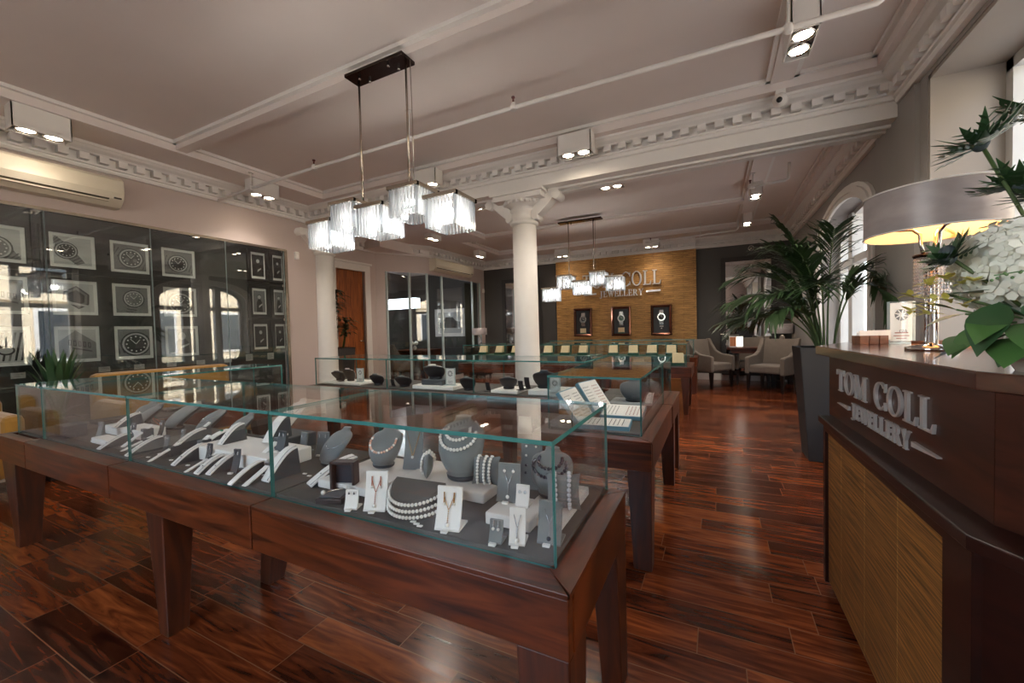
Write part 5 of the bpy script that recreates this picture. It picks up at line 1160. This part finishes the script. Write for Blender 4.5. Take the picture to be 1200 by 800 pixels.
# ================================================================== FAR SEATING
def armchair(label, x, y, rz, w=.62, d=.6, s=1.0):
    t = thing('armchair', label, 'armchair', (x, y, 0), rz, 'grey velvet armchairs'); a = w / 2
    MB().box(-a + .07, a - .07, -d / 2 + .01, d / 2 - .1, .33, .47).build('seat_cushion', 'chair', t, bevel=.03)
    m = MB(); n = 9; rings = []
    for i in range(n):   # curved, raked backrest
        u = -1 + 2 * i / (n - 1); x0 = u * (a - .02); cy = d / 2 - .06 - .035 * u * u
        rings.append([(x0, cy - .045, .36), (x0, cy + .045, .36), (x0 * .97, cy + .12, .9), (x0 * .97, cy + .05, .92)])
    m.loft(rings, smooth=True); m.build('backrest', 'chair', t, bevel=.012)
    for q in (-1, 1):
        prof = [(-d / 2, .31), (-d / 2, .6), (-d / 2 + .06, .615), (-.02, .64), (.1, .7), (.19, .82), (.25, .93), (.32, .93), (.24, .5), (.22, .31)]
        MB().prism(prof, q * a - (.075 if q > 0 else 0), q * a + (0 if q > 0 else .075), 'x').build('armrest', 'chair', t, bevel=.018)
        for k, yy in ((-1, -d / 2 + .04), (1, d / 2 - .08)): MB().taper((q * (a - .045) - .017, q * (a - .045) + .017, yy - .017, yy + .017 , 0), (q * (a - .05) - .028, q * (a - .05) + .028, yy - .028, yy + .028, .33)).build('leg', 'leg_black', t)
    return t
armchair('pale grey velvet armchair next to the glass watch cases, facing right', -.1, 8.85, .86)
armchair('pale grey velvet armchair beside the tall planter, facing left', .9, 8.55, -.55, .66)
armchair('grey velvet armchair pushed up behind the dark table, before the mirror', .66, 9.47, -.05)
t = thing('side_table', 'dark wooden table between the velvet armchairs', 'table', (.62, 9.17, 0)); MB().box(-.42, .42, -.2, .2, .71, .75).build('tabletop', 'case_x', t, bevel=.006)
MB().box(-.36, .36, -.16, .16, .64, .71).build('apron', 'case_x', t)
for sx, sy in ((-.36, -.15), (.36, -.15), (-.36, .15), (.36, .15)): MB().taper((sx - .02, sx + .02, sy - .02, sy + .02, 0), (sx - .03, sx + .03, sy - .03, sy + .03, .66)).build('leg', 'leg_black', t)
t = thing('photo_display', 'small lit photo display standing on the dark table', 'display', (.36, 9.1, .75)); MB().box(-.12, .12, 0, .02, .0, .22).build('display_case', 'paper', t); m = MB().box(-.11, .0, -.003, 0, .02, .2); m.build('orange_photo', 'orange_print', t); MB().box(.0, .11, -.003, 0, .02, .2).build('bright_photo', emit_mat('lit_photo', (250, 240, 226), 1.2), t)
t = thing('flower_vase', 'little vase of white flowers on the dark table', 'flowers', (.22, 9.22, .75)); MB().lathe([(.03, 0), (.045, .05), (.02, .12), (.025, .14)], 0, 0, 14).build('vase', 'porcelain', t)
r = random.Random(9)
for k in range(7):
    a = r.uniform(0, 6.3); q = (.08 * math.cos(a) * r.random() * 1.3, .07 * math.sin(a), .2 + .1 * r.random()); st = MB().tube([(0, 0, .12), q], .004, 5).build('stem', 'palm_stem', t)
    m = MB(); 
    for j in range(6): b = j * PI / 3; m.ball((q[0] + .022 * math.cos(b), q[1] + .022 * math.sin(b), q[2]), .018, 6, 4, sz=.5)
    m.build('blossom', 'petal', st)
t = thing('console_table', 'dark console table in the far corner under a lamp', 'console table', (1.18, 9.62, 0)); MB().box(-.17, .16, -.2, .2, .7, .74).build('tabletop', 'leg_black', t); MB().box(-.15, .14, -.18, .18, .1, .7).build('cabinet_body', 'leg_black', t, bevel=.005)
for sx in (-.13, .12): 
    for sy in (-.15, .15): MB().box(sx - .02, sx + .02, sy - .02, sy + .02, 0, .1).build('leg', 'leg_black', t)
def drum_lamp(label, x, y, z, r, zs0, zs1, shade, stem, glow=.5):
    t = thing('table_lamp', label, 'table lamp', (x, y, z)); MB().lathe([(.09, 0), (.09, .015), (.02, .03), (.018, zs0 - .05)], 0, 0, 18).build('lamp_base', stem, t)
    MB().lathe([(.045, .03), (.055, zs0 * .4), (.04, zs0 - .06), (.015, zs0 - .03)], 0, 0, 16).build('lamp_body', 'porcelain' if stem == 'porcelain' else 'crystal', t)
    MB().lathe([(r, zs0), (r, zs1), (r - .004, zs1), (r - .004, zs0)], 0, 0, 36, cap=False).build('lamp_shade', shade, t); MB().ball((0, 0, (zs0 + zs1) / 2), .03, 10, 6).build('bulb', 'shade_in', t)
    light('lamp_glow', 'POINT', (x, y, z + (zs0 + zs1) / 2), 3, (1, .75, .45), .03)
drum_lamp('table lamp with a pale drum shade on the far corner console', 1.18, 9.62, .74, .185, .26, .45, 'shade', 'porcelain')
t = thing('lamp_table', 'small dark cabinet in the corner by the office glass', 'side table', (-5.42, 9.0, 0)); MB().box(-.25, .25, -.2, .2, .08, .74).build('cabinet_body', 'leg_black', t, bevel=.006); MB().box(-.27, .27, -.22, .22, .74, .77).build('tabletop', 'leg_black', t)
for sx in (-.2, .2):
    for sy in (-.15, .15): MB().box(sx - .02, sx + .02, sy - .02, sy + .02, 0, .09).build('leg', 'leg_black', t)
drum_lamp('table lamp with a silvery drum shade in the corner by the office glass', -5.42, 9.0, .77, .19, .32, .49, 'shade', 'chrome')
# office behind the glass
t = thing('framed_picture', 'white framed car photograph hanging inside the glazed office', 'framed picture', (-6.9, YW - .13, 1.45)); m = MB()
for b in ((-.52, -.42, -.4, .4), (.42, .52, -.4, .4), (-.42, .42, .3, .4), (-.42, .42, -.4, -.3)): m.box(b[0], b[1], -.02, 0, b[2], b[3])
m.build('picture_frame', 'paper', t); MB().box(-.42, .42, -.006, 0, -.3, .3).build('print', 'g1', t); MB().prism([(-.36, -.15), (.36, -.15), (.36, .02), (.2, .05), (.1, .16), (-.14, .16), (-.24, .03), (-.36, 0)], -.01, -.006, 'y').build('car_image', 'g3', t)
t = thing('linear_chandelier', 'bright rectangular crystal chandelier hanging inside the glazed office', 'chandelier', (-7.1, 8.0, 1.92)); m = MB()
for i in range(26):
    for s in (-1, 1): m.lathe([(.014, -.12), (.014, .12)], -.5 + i * .04, s * .1, 6)
for i in range(5):
    for s in (-1, 1): m.lathe([(.014, -.12), (.014, .12)], s * .52, -.08 + i * .04, 6)
m.build('crystal_rods', emit_mat('lit_crystal', (236, 244, 255), 2.2), t); MB().box(-.53, .53, -.11, .11, .12, .135).build('top_plate', 'chrome', t)
for s in (-.35, .35): MB().tube([(s, 0, .13), (s, 0, .97)], .006, 6).build('hanging_rod', 'chrome', t)
light('office_lamp', 'POINT', (-7.1, 8.0, 1.6), 10, (.95, .97, 1), .1)
t = thing('curtain', 'dark olive curtain hanging inside the office glass', 'curtain', (-5.99, 9.5, .02)); m = MB(); n = 60
m.loft([[(.03 * math.sin(i * 1.3), -.28 + .56 * i / n, z) for i in range(n + 1)] for z in (0, 2.46)], closed=False); c = m.build('curtain_cloth', 'curtain', t); q = c.modifiers.new('thick', 'SOLIDIFY'); q.thickness = .006
t = thing('office_desk', 'dark wooden desk inside the glazed office', 'desk', (-6.95, 8.35, 0)); MB().box(-.5, .5, -.4, .4, .71, .75).build('desktop', 'case_x', t); MB().box(-.48, -.44, -.38, .38, 0, .71).box(.44, .48, -.38, .38, 0, .71).build('side_panel', 'case', t)
MB().box(-.44, .44, .34, .37, .25, .71).build('modesty_panel', 'case_x', t)
armchair('grey velvet armchair at the desk inside the glazed office', -6.75, 7.4, PI - .2, .56)
t = thing('flower_vase', 'vase of pale flowers on the office desk', 'flowers', (-6.7, 8.0, .75)); MB().lathe([(.03, 0), (.05, .06), (.025, .12)], 0, 0, 12).build('vase', 'porcelain', t); m = MB()
for k in range(8): m.ball((.06 * math.cos(k * .8), .06 * math.sin(k * .8), .16 + .02 * (k % 3)), .03, 8, 5)
m.build('blossoms', 'petal', t)

# ================================================================== PALM IN THE TALL PLANTER
t = thing('potted_palm', 'tall feathery palm in a tapered slate planter at the counter end', 'potted palm', (.86, 4.42, 0))
m = MB(); m.taper((-.15, .17, -.16, .16, 0), (-.215, .215, -.215, .215, .96)); m.build('planter_pot', 'planter', t, bevel=.008)
m = MB()
for b in ((-.215, .215, -.215, -.19), (-.215, .215, .19, .215), (-.215, -.19, -.19, .19), (.19, .215, -.19, .19)): m.box(*b, .955, .985)
m.build('planter_rim', 'planter', t); MB().box(-.19, .19, -.19, .19, .955, .968).build('soil', 'soil', t)
r = random.Random(21)
def frond(az, reach, rise, droop, seed, n=25, ll=.25, start=.42):
    rr = random.Random(seed); pts = []; K = 22; bx, by = .06 * math.cos(az), .06 * math.sin(az)
    for i in range(K + 1):
        q = i / K; rad = reach * (.18 * q + .82 * q ** 2.0); z = .96 + rise * (1.15 * q - .15 * q ** 2) - droop * max(0, q - .45) ** 2 * 2.6
        pts.append(Vector((bx + rad * math.cos(az), by + rad * math.sin(az), z)))
    st = MB().tube(pts, [.009 * (1 - .75 * i / K) for i in range(K + 1)], 6).build('frond_stem', 'palm_stem', t)
    m = MB()
    for i in range(n):
        q = start + (1 - start) * (i / (n - 1)) ** .95; k = min(K - 1, int(q * K)); c = pts[k] + (pts[k + 1] - pts[k]) * (q * K - k); d = (pts[k + 1] - pts[k]).normalized(); side = d.cross(Vector((0, 0, 1))).normalized()
        for s in (-1, 1):
            L = ll * (.55 + .9 * math.sin(PI * min(1, .12 + .8 * (i / n)))) * rr.uniform(.8, 1.15); dirv = (d * rr.uniform(.75, 1.1) + side * s * rr.uniform(.6, .9) + Vector((0, 0, rr.uniform(-.05, .35)))).normalized(); A, B = [], []
            for j in range(6):
                u = j / 5; p = c + dirv * L * u + Vector((0, 0, -L * .38 * u * u * rr.uniform(.8, 1.2))); w = .012 * math.sin(PI * (.12 + .88 * u)) + .0008; nrm = dirv.cross(Vector((0, 0, 1))).normalized() * w
                p.x = min(p.x, .37); A.append(p - nrm); B.append(p + nrm + Vector((0, 0, .002)))
            m.add(A + B, [(j, j + 1, 7 + j, 6 + j) for j in range(5)], 0, True)
    m.build('frond_leaflets', 'palm', st)
for i, (az, reach, rise, droop) in enumerate(((PI * 1.0, .62, .98, .4), (PI * .85, .6, .85, .5), (PI * 1.15, .6, .78, .5), (PI * .7, .45, 1.15, .2), (PI * 1.3, .45, 1.05, .25), (.1, .33, 1.05, .6), (-.5, .4, .9, .7), (PI * 1.5, .25, 1.1, .15), (PI * .5, .22, 1.2, .1), (PI * 1.05, .38, 1.15, .3), (PI * .95, .6, .6, .45), (PI * 1.22, .55, .6, .4), (PI * .6, .5, .75, .45), (PI * .9, .28, 1.25, .1), (PI * 1.4, .35, .85, .4), (PI * 1.1, .72, .75, .4), (PI * .78, .6, .6, .4), (PI * 1.02, .5, 1.0, .3), (PI * 1.18, .32, .95, .2), (PI * .98, .7, .5, .3))): frond(az, reach, rise, droop, i)

# ================================================================== RECEPTION COUNTER
t = thing('reception_counter', 'dark mahogany reception counter with reed front and raised silver lettering', 'reception counter', (0, 0, 0))
F0, F1 = Vector((.42, 2.35)), Vector((.485, 1.19)); ch = Vector((.5, -.85)).normalized()
def outl(p0, p1, ln, inset): return p0, p1, p1 + ch * ln
top = [(.42, 2.35), (.485, 1.19), (.80, .66), (1.2, .8), (.98, 1.25), (.98, 1.75), (1.27, 1.8), (1.27, 2.75), (.62, 2.75)]
m = MB().prism(top, 1.05, 1.09, 'z'); m.build('worktop', 'counter_top', t, bevel=.004)
up = [(.462, 2.3), (.5, 1.16), (.79, .68), (.9, .75), (.62, 1.22), (.58, 2.3)]
MB().prism(up[:2] + [(.62, 1.22), (.58, 2.3)], .78, 1.05, 'z').build('sign_panel', 'counter', t)
MB().prism([(.5005, 1.1585), (.79, .68), (.9, .75), (.6205, 1.2185)], .78, 1.05, 'z').build('corner_panel', 'counter', t)
MB().prism([(.412, 2.26), (.43, 1.085), (.75, .55), (.95, .68), (.64, 1.22), (.6, 2.26)], .752, .782, 'z').build('ledge', 'counter_trim', t, bevel=.004)
low = [(.445, 2.25), (.46, 1.1), (.765, .59), (.9, .7), (.6, 1.2), (.6, 2.25)]
MB().prism(low, .04, .752, 'z').build('front_carcass', 'counter_trim', t)
MB().prism([(.485, 2.22), (.5, 1.12), (.78, .64), (.88, .7), (.6, 1.2), (.6, 2.22)], 0, .04, 'z').build('plinth', 'leg_black', t)
# reed panel, set in the front
a, b = Vector((.445, 2.25)), Vector((.46, 1.1)); d = (b - a).normalized(); nn = Vector((d.y, -d.x)); nn = nn if nn.x < 0 else -nn
p0, p1 = a + d * .03, a + d * 1.04
m = MB().prism([(p0.x, p0.y), (p1.x, p1.y), ((p1 + nn * .004).x, (p1 + nn * .004).y), ((p0 + nn * .004).x, (p0 + nn * .004).y)], .05, .72, 'z'); m.build('reed_panel', 'reed', t)
m = MB()
for (u, v, z0, z1) in ((0, .03, .04, .752), (1.04, 1.15, .04, .752), (.03, 1.04, .72, .752)):
    q0, q1 = a + d * u, a + d * v; o0, o1 = q0 + nn * .016, q1 + nn * .016; m.prism([(q0.x, q0.y), (q1.x, q1.y), (o1.x, o1.y), (o0.x, o0.y)], z0, z1, 'z')
m.build('panel_frame', 'counter_trim', t)
# desk wing and back panels that carry the worktop
MB().box(.62, 1.25, 2.2, 2.72, 0, 1.05).build('end_carcass', 'counter_trim', t); MB().prism([(.66, 1.1), (.98, 1.3), (.98, 1.75), (.66, 1.75)], 1.0, 1.05, 'z').build('worktop_bearer', 'counter_trim', t)
ua, ub = Vector((.462, 2.3)), Vector((.5, 1.16)); ud = (ub - ua).normalized(); un = Vector((ud.y, -ud.x)); un = un if un.x < 0 else -un
def on_panel(off, z0): 
    def f(u, v, dd): p = ua + ud * (off + u) + un * (dd + .0005); return (p.x, p.y, z0 + v)
    return f
text('TOM COLL', .79, .088, .008, on_panel(.135, .912), t)
text('JEWELLERY', .475, .056, .008, on_panel(.32, .832), t)
for off, rv in ((.155, 1), (.815, 0)):
    f = on_panel(off, .852); L = .135; m = MB(); q = [(0, .006), (L, 0), (L, .014), (0, .009)] if rv else [(0, 0), (L, .006), (L, .009), (0, .014)]
    v = [f(u, w, 0) for u, w in q] + [f(u, w, .01) for u, w in q]; m.add(v, [(3, 2, 1, 0), (4, 5, 6, 7), (0, 1, 5, 4), (1, 2, 6, 5), (2, 3, 7, 6), (3, 0, 4, 7)]); m.build('dash', 'sign_silver', t)

# --- on the counter
CT = 1.09
t = thing('card_holder', 'stepped wooden card holder filled with white cards on the counter', 'card holder', (.655, 2.48, CT), .25)
for k in range(3):
    MB().box(-.06 + k * .04, -.024 + k * .04, -.03, .035, 0, .042).build('wood_step', 'card_wood', t, bevel=.002)
    for j in range(2):
        MB().box(-.055 + k * .04, -.03 + k * .04 + .02, .0 - j * .018, .003 - j * .018, .02, .06 + .006 * j).build('card', 'paper', t)
c = cert('white diamond certificate stand on the reception counter', .80, 2.58, CT, .105, .2, .25, True); c['label'] = 'white diamond certificate in an acrylic stand on the reception counter'; del c['group']
def gia_at(u, v, d): return (-.008 + u, .0075 - d, .05 + v)
G = [[(0, 0), (.3, .0), (.3, .18), (0, .18)]]
def letters_gia():
    m = MB(); H_ = .016
    def q(pts): 
        v = [gia_at(a * H_, b * H_, 0) for a, b in pts] + [gia_at(a * H_, b * H_, .001) for a, b in pts]; n = len(pts); m.add(v, [tuple(range(n - 1, -1, -1)), tuple(range(n, 2 * n))] + [(i, (i + 1) % n, n + (i + 1) % n, n + i) for i in range(n)])
    for p in glyph('C')[0]: q([(a * .9, b) for a, b in p])
    q([(.42, .4), (.76, .4), (.76, .48), (.42, .48)]); q([(.64, .05), (.76, .05), (.76, .48), (.64, .48)])
    q([(.95, 0), (1.07, 0), (1.07, 1), (.95, 1)]); q([(1.2, 0), (1.27, 0), (1.58, 1), (1.5, 1)]); q([(1.5, 1), (1.64, 1), (1.98, 0), (1.82, 0)]); q([(1.34, .3), (1.8, .3), (1.8, .37), (1.34, .37)])
    return m
letters_gia().build('lettering', 'ink', c)
t = thing('tan_tray', 'flat tan leather tray on the counter beside the certificate', 'tray', (.86, 2.32, CT), .2); MB().box(-.09, .09, -.06, .06, 0, .008).build('tray_base', 'orange_print', t, bevel=.002)
m = MB()
for b in ((-.09, .09, -.06, -.054), (-.09, .09, .054, .06), (-.09, -.084, -.054, .054), (.084, .09, -.054, .054)): m.box(*b, .008, .02)
m.build('tray_rim', 'card_wood', t)
# lamp with crystal strands
t = thing('table_lamp', 'table lamp with a wide silvery drum shade and crystal strands on the counter', 'table lamp', (.69, 1.975, CT))
MB().lathe([(.07, 0), (.07, .012), (.02, .022), (.012, .03), (.011, .2), (.011, .34)], 0, 0, 24).build('lamp_base', 'chrome', t)
for k in range(4): 
    a = k * PI / 2 + .4; MB().tube([(.02 * math.cos(a), .02 * math.sin(a), .0), (.02 * math.cos(a), .02 * math.sin(a), .3)], .004, 6).build('stem_rod', 'chrome', t)
MB().lathe([(.046, .33), (.05, .336), (.05, .342), (.01, .346)], 0, 0, 24).build('strand_collar', 'bronze', t)
for k in range(28):
    a = 2 * PI * k / 28; m = MB()
    for j in range(11): m.ball((.044 * math.cos(a), .044 * math.sin(a), .195 + j * .0125), .0046, 6, 4)
    m.build('crystal_strand', 'crystal', t)
for k in range(3):
    a = 2 * PI * k / 3 + .9; MB().tube([(rr * math.cos(a), rr * math.sin(a), z) for rr, z in ((.02, .34), (.028, .38), (.03, .415), (.05, .435), (.1, .44), (.165, .432))], .006, 8).build('shade_arm', 'chrome', t)
RS, z0, z1 = .185, .415, .56
m = MB().lathe([(RS, z0), (RS, z1)], 0, 0, 64, cap=False); sh = m.build('lamp_shade', 'shade', t); MB().lathe([(RS - .004, z0), (RS - .004, z1)], 0, 0, 64, cap=False).build('shade_lining', mat('shade_lining_fabric', (240, 206, 158), .7), t)
m = MB(); m.tube([(RS * math.cos(2 * PI * i / 64), RS * math.sin(2 * PI * i / 64), z0) for i in range(65)], .003, 6); m.tube([(RS * math.cos(2 * PI * i / 64), RS * math.sin(2 * PI * i / 64), z1) for i in range(65)], .003, 6); m.build('shade_hoop', 'suede_l', t)
MB().lathe([(RS - .006, z1 - .03), (.03, z1 - .025)], 0, 0, 40, cap=False).build('shade_diffuser', mat('diffuser', (250, 226, 190), .8), t)
MB().ball((0, 0, .47), .028, 12, 8).build('bulb', emit_mat('warm_bulb', (255, 205, 140), 6), t)
light('lamp_glow', 'POINT', (.72, 1.99, CT + .5), 1.7, (1, .66, .36), .03)
# flowers
t = thing('flower_arrangement', 'white hydrangea arrangement with thistles and glossy leaves on the counter corner', 'flower arrangement', (.6, 1.2, CT)); r = random.Random(4)
MB().lathe([(.05, 0), (.065, .03), (.06, .1), (.05, .12), (.045, .12), (.05, .03), (.001, .012)], 0, 0, 24, cap=False).build('vase', 'porcelain', t)
def hydrangea(c, R, nf, seed):
    rr = random.Random(seed); m = MB(); c = Vector(c); m.ball(c, R * .82, 14, 10)
    for i in range(nf):
        z = 1 - 2 * (i + .5) / nf; ph = i * 2.399963; n = Vector((math.sqrt(1 - z * z) * math.cos(ph), math.sqrt(1 - z * z) * math.sin(ph), z)); n = (n + Vector((rr.uniform(-.2, .2), rr.uniform(-.2, .2), rr.uniform(-.2, .2)))).normalized()
        p = c + n * R * rr.uniform(.88, 1.04); u = n.orthogonal().normalized(); v = n.cross(u); a0 = rr.uniform(0, 6.3); s = R * rr.uniform(.15, .21)
        for k in range(4):
            a = a0 + k * PI / 2; du = math.cos(a) * u + math.sin(a) * v; dv = -math.sin(a) * u + math.cos(a) * v; lift = rr.uniform(.05, .4)
            q = [p + du * s * .06, p + du * s * .5 - dv * s * .42 + n * s * lift * .6, p + du * s * .95 - dv * s * .22 + n * s * lift, p + du * s * 1.0 + dv * s * .22 + n * s * lift, p + du * s * .5 + dv * s * .42 + n * s * lift * .6]
            m.add(q, [(0, 1, 2, 3, 4)], 0, False)
    st = MB().tube([(0, 0, .1), tuple(c * .55 + Vector((0, 0, .06))), tuple(c)], .005, 6).build('stem', 'palm_stem', t); m.build('hydrangea_head', 'petal', st)
hydrangea((-.035, .03, .212), .1, 330, 1); hydrangea((.16, -.03, .2), .085, 220, 2)
def leafblade(m, base, direction, up, L, W, fold=.18, curl=.15):
    d = Vector(direction).normalized(); up = Vector(up); s = d.cross(up).normalized(); n = s.cross(d).normalized(); N = 8; A, C, B = [], [], []
    for j in range(N + 1):
        u = j / N; w = W * math.sin(PI * u ** .8) * (1 - .25 * u) + .0005; c = Vector(base) + d * L * u - n * curl * L * u * u; A.append(c - s * w + n * w * fold); C.append(c); B.append(c + s * w + n * w * fold)
    o = N + 1; m.add(A + C + B, [(j, j + 1, o + j + 1, o + j) for j in range(N)] + [(o + j, o + j + 1, 2 * o + j + 1, 2 * o + j) for j in range(N)], 0, True)
LV = [((-.1, -.02, .1), (-.62, -.25, -.5), .1, .03, 'euca'), ((-.12, 0, .075), (-.5, -.5, -.25), .085, .03, 'euca'), ((-.09, -.03, .12), (-.5, -.6, -.3), .12, .034, 'leaf'), ((-.06, -.06, .1), (-.25, -.75, -.35), .13, .042, 'leaf'), ((-.03, -.07, .08), (.1, -.85, -.25), .12, .04, 'leaf_d'), ((-.08, -.05, .07), (-.35, -.55, -.35), .09, .036, 'leaf'), ((-.1, -.05, .14), (-.45, -.4, -.75), .12, .036, 'leaf_d'), ((-.05, -.07, .14), (-.1, -.8, -.5), .12, .045, 'leaf_d'), ((0, -.08, .14), (.3, -.8, -.2), .12, .04, 'leaf'), ((.02, -.08, .1), (.5, -.7, -.3), .12, .04, 'leaf_d'), ((-.13, .03, .13), (-.85, .2, .35), .085, .022, 'euca'), ((-.12, .02, .12), (-.8, 0, -.2), .07, .022, 'euca'), ((.06, -.06, .12), (.6, -.5, .1), .1, .036, 'leaf'), ((-.07, .05, .06), (-.6, .5, -.25), .1, .035, 'leaf_d'), ((-.04, -.03, .06), (-.5, -.35, -.2), .1, .04, 'leaf_d'), ((.0, -.05, .06), (-.1, -.8, -.15), .11, .042, 'leaf'), ((-.09, .0, .16), (-.7, -.3, .1), .09, .03, 'leaf_d'), ((.03, -.06, .05), (.4, -.7, -.1), .1, .04, 'leaf_d')]
for k, (b, d, L, W, mt) in enumerate(LV):
    m = MB(); m.tube([(b[0] * .3, b[1] * .3, .1), b], .0022, 5); leafblade(m, b, d, (0, 0, 1) if abs(d[2]) < .7 else (-.7, -.7, .3), L, W); m.build('leaf', mt, t)
# yellow-green flower spray
m = MB(); yc = Vector((-.17, -.02, .165))
sp = MB().tube([(-.02, -.02, .1), (-.09, -.03, .13), tuple(yc)], .003, 5).build('flower_spray', 'palm_stem', t)
for k in range(16):
    c = yc + Vector((r.uniform(-.045, .045), r.uniform(-.04, .04), r.uniform(-.045, .035))); m = MB()
    for j in range(6):
        a = j * PI / 3 + r.random(); leafblade(m, c, (math.cos(a), math.sin(a) * .8, r.uniform(-.1, .7)), (0, 0, 1), .028, .006, .1, .2)
    m.build('yellow_blossom', 'petal_y', sp)
# thistles
def thistle(c, base, R, nb, seed):
    rr = random.Random(seed); c = Vector(c); b = Vector(base); st = MB().tube([tuple(b), tuple((b + c) / 2 + Vector((.015, 0, -.01))), tuple(c)], .0035, 6).build('thistle_stem', 'palm_stem', t); ax = (c - b).normalized()
    MB().ball(c + ax * .012, .016, 10, 8, sz=1.35).build('thistle_head', 'thistle', st); m = MB(); u = ax.orthogonal().normalized(); v = ax.cross(u)
    for k in range(nb):
        a = 2 * PI * k / nb + rr.uniform(-.15, .15); d = (math.cos(a) * u + math.sin(a) * v) * rr.uniform(.8, 1) + ax * rr.uniform(-.1, .75); L = R * rr.uniform(.7, 1.1); leafblade(m, c, d, ax, L, .0095, .3, -.15)
        for q in (.35, .55, .75):
            for s in (-1, 1): sd = d.normalized().cross(ax).normalized() * s; leafblade(m, c + d.normalized() * L * q, d.normalized() * .8 + sd * .7, ax, .03 * (1.2 - q * .6), .0034, .2, 0)
    m.build('thistle_bracts', 'leaf_d', st)
thistle((-.098, .015, .468), (.0, .0, .15), .1, 18, 1); thistle((-.035, .03, .375), (.01, .0, .15), .09, 18, 2); thistle((.02, .06, .52), (.03, .02, .15), .1, 18, 3); thistle((-.155, -.02, .235), (-.02, 0, .1), .06, 15, 4); thistle((-.02, .0, .345), (.01, .0, .15), .06, 14, 5)
# fine green seed sprays
for k in range(7):
    b = Vector((-.06 + .03 * k, -.09 - .01 * (k % 2), .2 + .02 * (k % 3))); d = Vector((r.uniform(-.7, .2), -.35, r.uniform(-.5, .3))).normalized(); m = MB(); e = b + d * .13; m.tube([tuple(b * .4 + Vector((0, 0, .06))), tuple(b), tuple(e)], .0012, 4)
    for j in range(12):
        q = b + d * .13 * j / 11 + Vector((r.uniform(-.008, .008), r.uniform(-.008, .008), r.uniform(-.01, .01))); m.ball(q, .0028, 5, 4)
    m.build('seed_spray', 'euca', t)

# ================================================================== LIGHT, SKY, CAMERA
wd = bpy.data.worlds.new('sky'); SC.world = wd; wd.use_nodes = True; nt = wd.node_tree; bg = nt.nodes['Background']
sky = nt.nodes.new('ShaderNodeTexSky'); sky.sky_type = 'NISHITA'; sky.sun_disc = False; sky.sun_elevation = math.radians(42); sky.sun_rotation = math.radians(250)
mx = nt.nodes.new('ShaderNodeMix'); mx.data_type = 'RGBA'; mx.inputs[0].default_value = .75; mx.inputs[7].default_value = (1.0, .98, .95, 1)
nt.links.new(sky.outputs[0], mx.inputs[6]); nt.links.new(mx.outputs[2], bg.inputs[0]); bg.inputs[1].default_value = SKY_STRENGTH
sun = light('sun', 'SUN', (-20, -6, 25), 6.0, (1, .93, .82), rot=(math.radians(50), 0, math.radians(-75))); sun.data.angle = .01
for nm, x, ya, yb, za, zb in (('portal_near', XR + .5, 1.25, 3.79, .55, 2.84), ('portal_back', XR + .5, -1.6, .75, .55, 2.84), ('portal_far', XRF + .45, 5.2, 7.3, .5, 2.62)):
    l = light(nm, 'AREA', (x, (ya + yb) / 2, (za + zb) / 2), 1, rot=(0, PI / 2, 0)); l.data.shape = 'RECTANGLE'; l.data.size = zb - za; l.data.size_y = yb - ya; l.data.cycles.is_portal = True
l = light('portal_front', 'AREA', (-2.3, YF - .25, 1.87), 1, rot=(PI / 2, 0, 0)); l.data.shape = 'RECTANGLE'; l.data.size = 2.6; l.data.size_y = 1.95; l.data.cycles.is_portal = True
cam = bpy.data.cameras.new('camera'); co = bpy.data.objects.new('camera', cam); COL.objects.link(co); SC.camera = co
cam.sensor_width = 36; cam.lens = 478.24 * 36 / 1200; cam.clip_start = .02; cam.clip_end = 200
R_ = ((.8947, -.0091, -.4465), (.446, -.0366, .8943), (-.0245, -.9993, -.0287))
co.matrix_world = Matrix(((R_[0][0], -R_[0][1], -R_[0][2], 0), (R_[1][0], -R_[1][1], -R_[1][2], 0), (R_[2][0], -R_[2][1], -R_[2][2], 1.2), (0, 0, 0, 1)))
SC.view_settings.view_transform = 'Standard'; SC.view_settings.look = 'None'; SC.view_settings.gamma = 1; SC.view_settings.use_curve_mapping = False; SC.view_settings.exposure = EXPOSURE
cy = SC.cycles; cy.use_denoising = True; cy.max_bounces = 8; cy.diffuse_bounces = 4; cy.glossy_bounces = 5; cy.transparent_max_bounces = 40; cy.transmission_bounces = 4; cy.sample_clamp_indirect = 6; cy.caustics_reflective = False; cy.caustics_refractive = False; cy.blur_glossy = .3
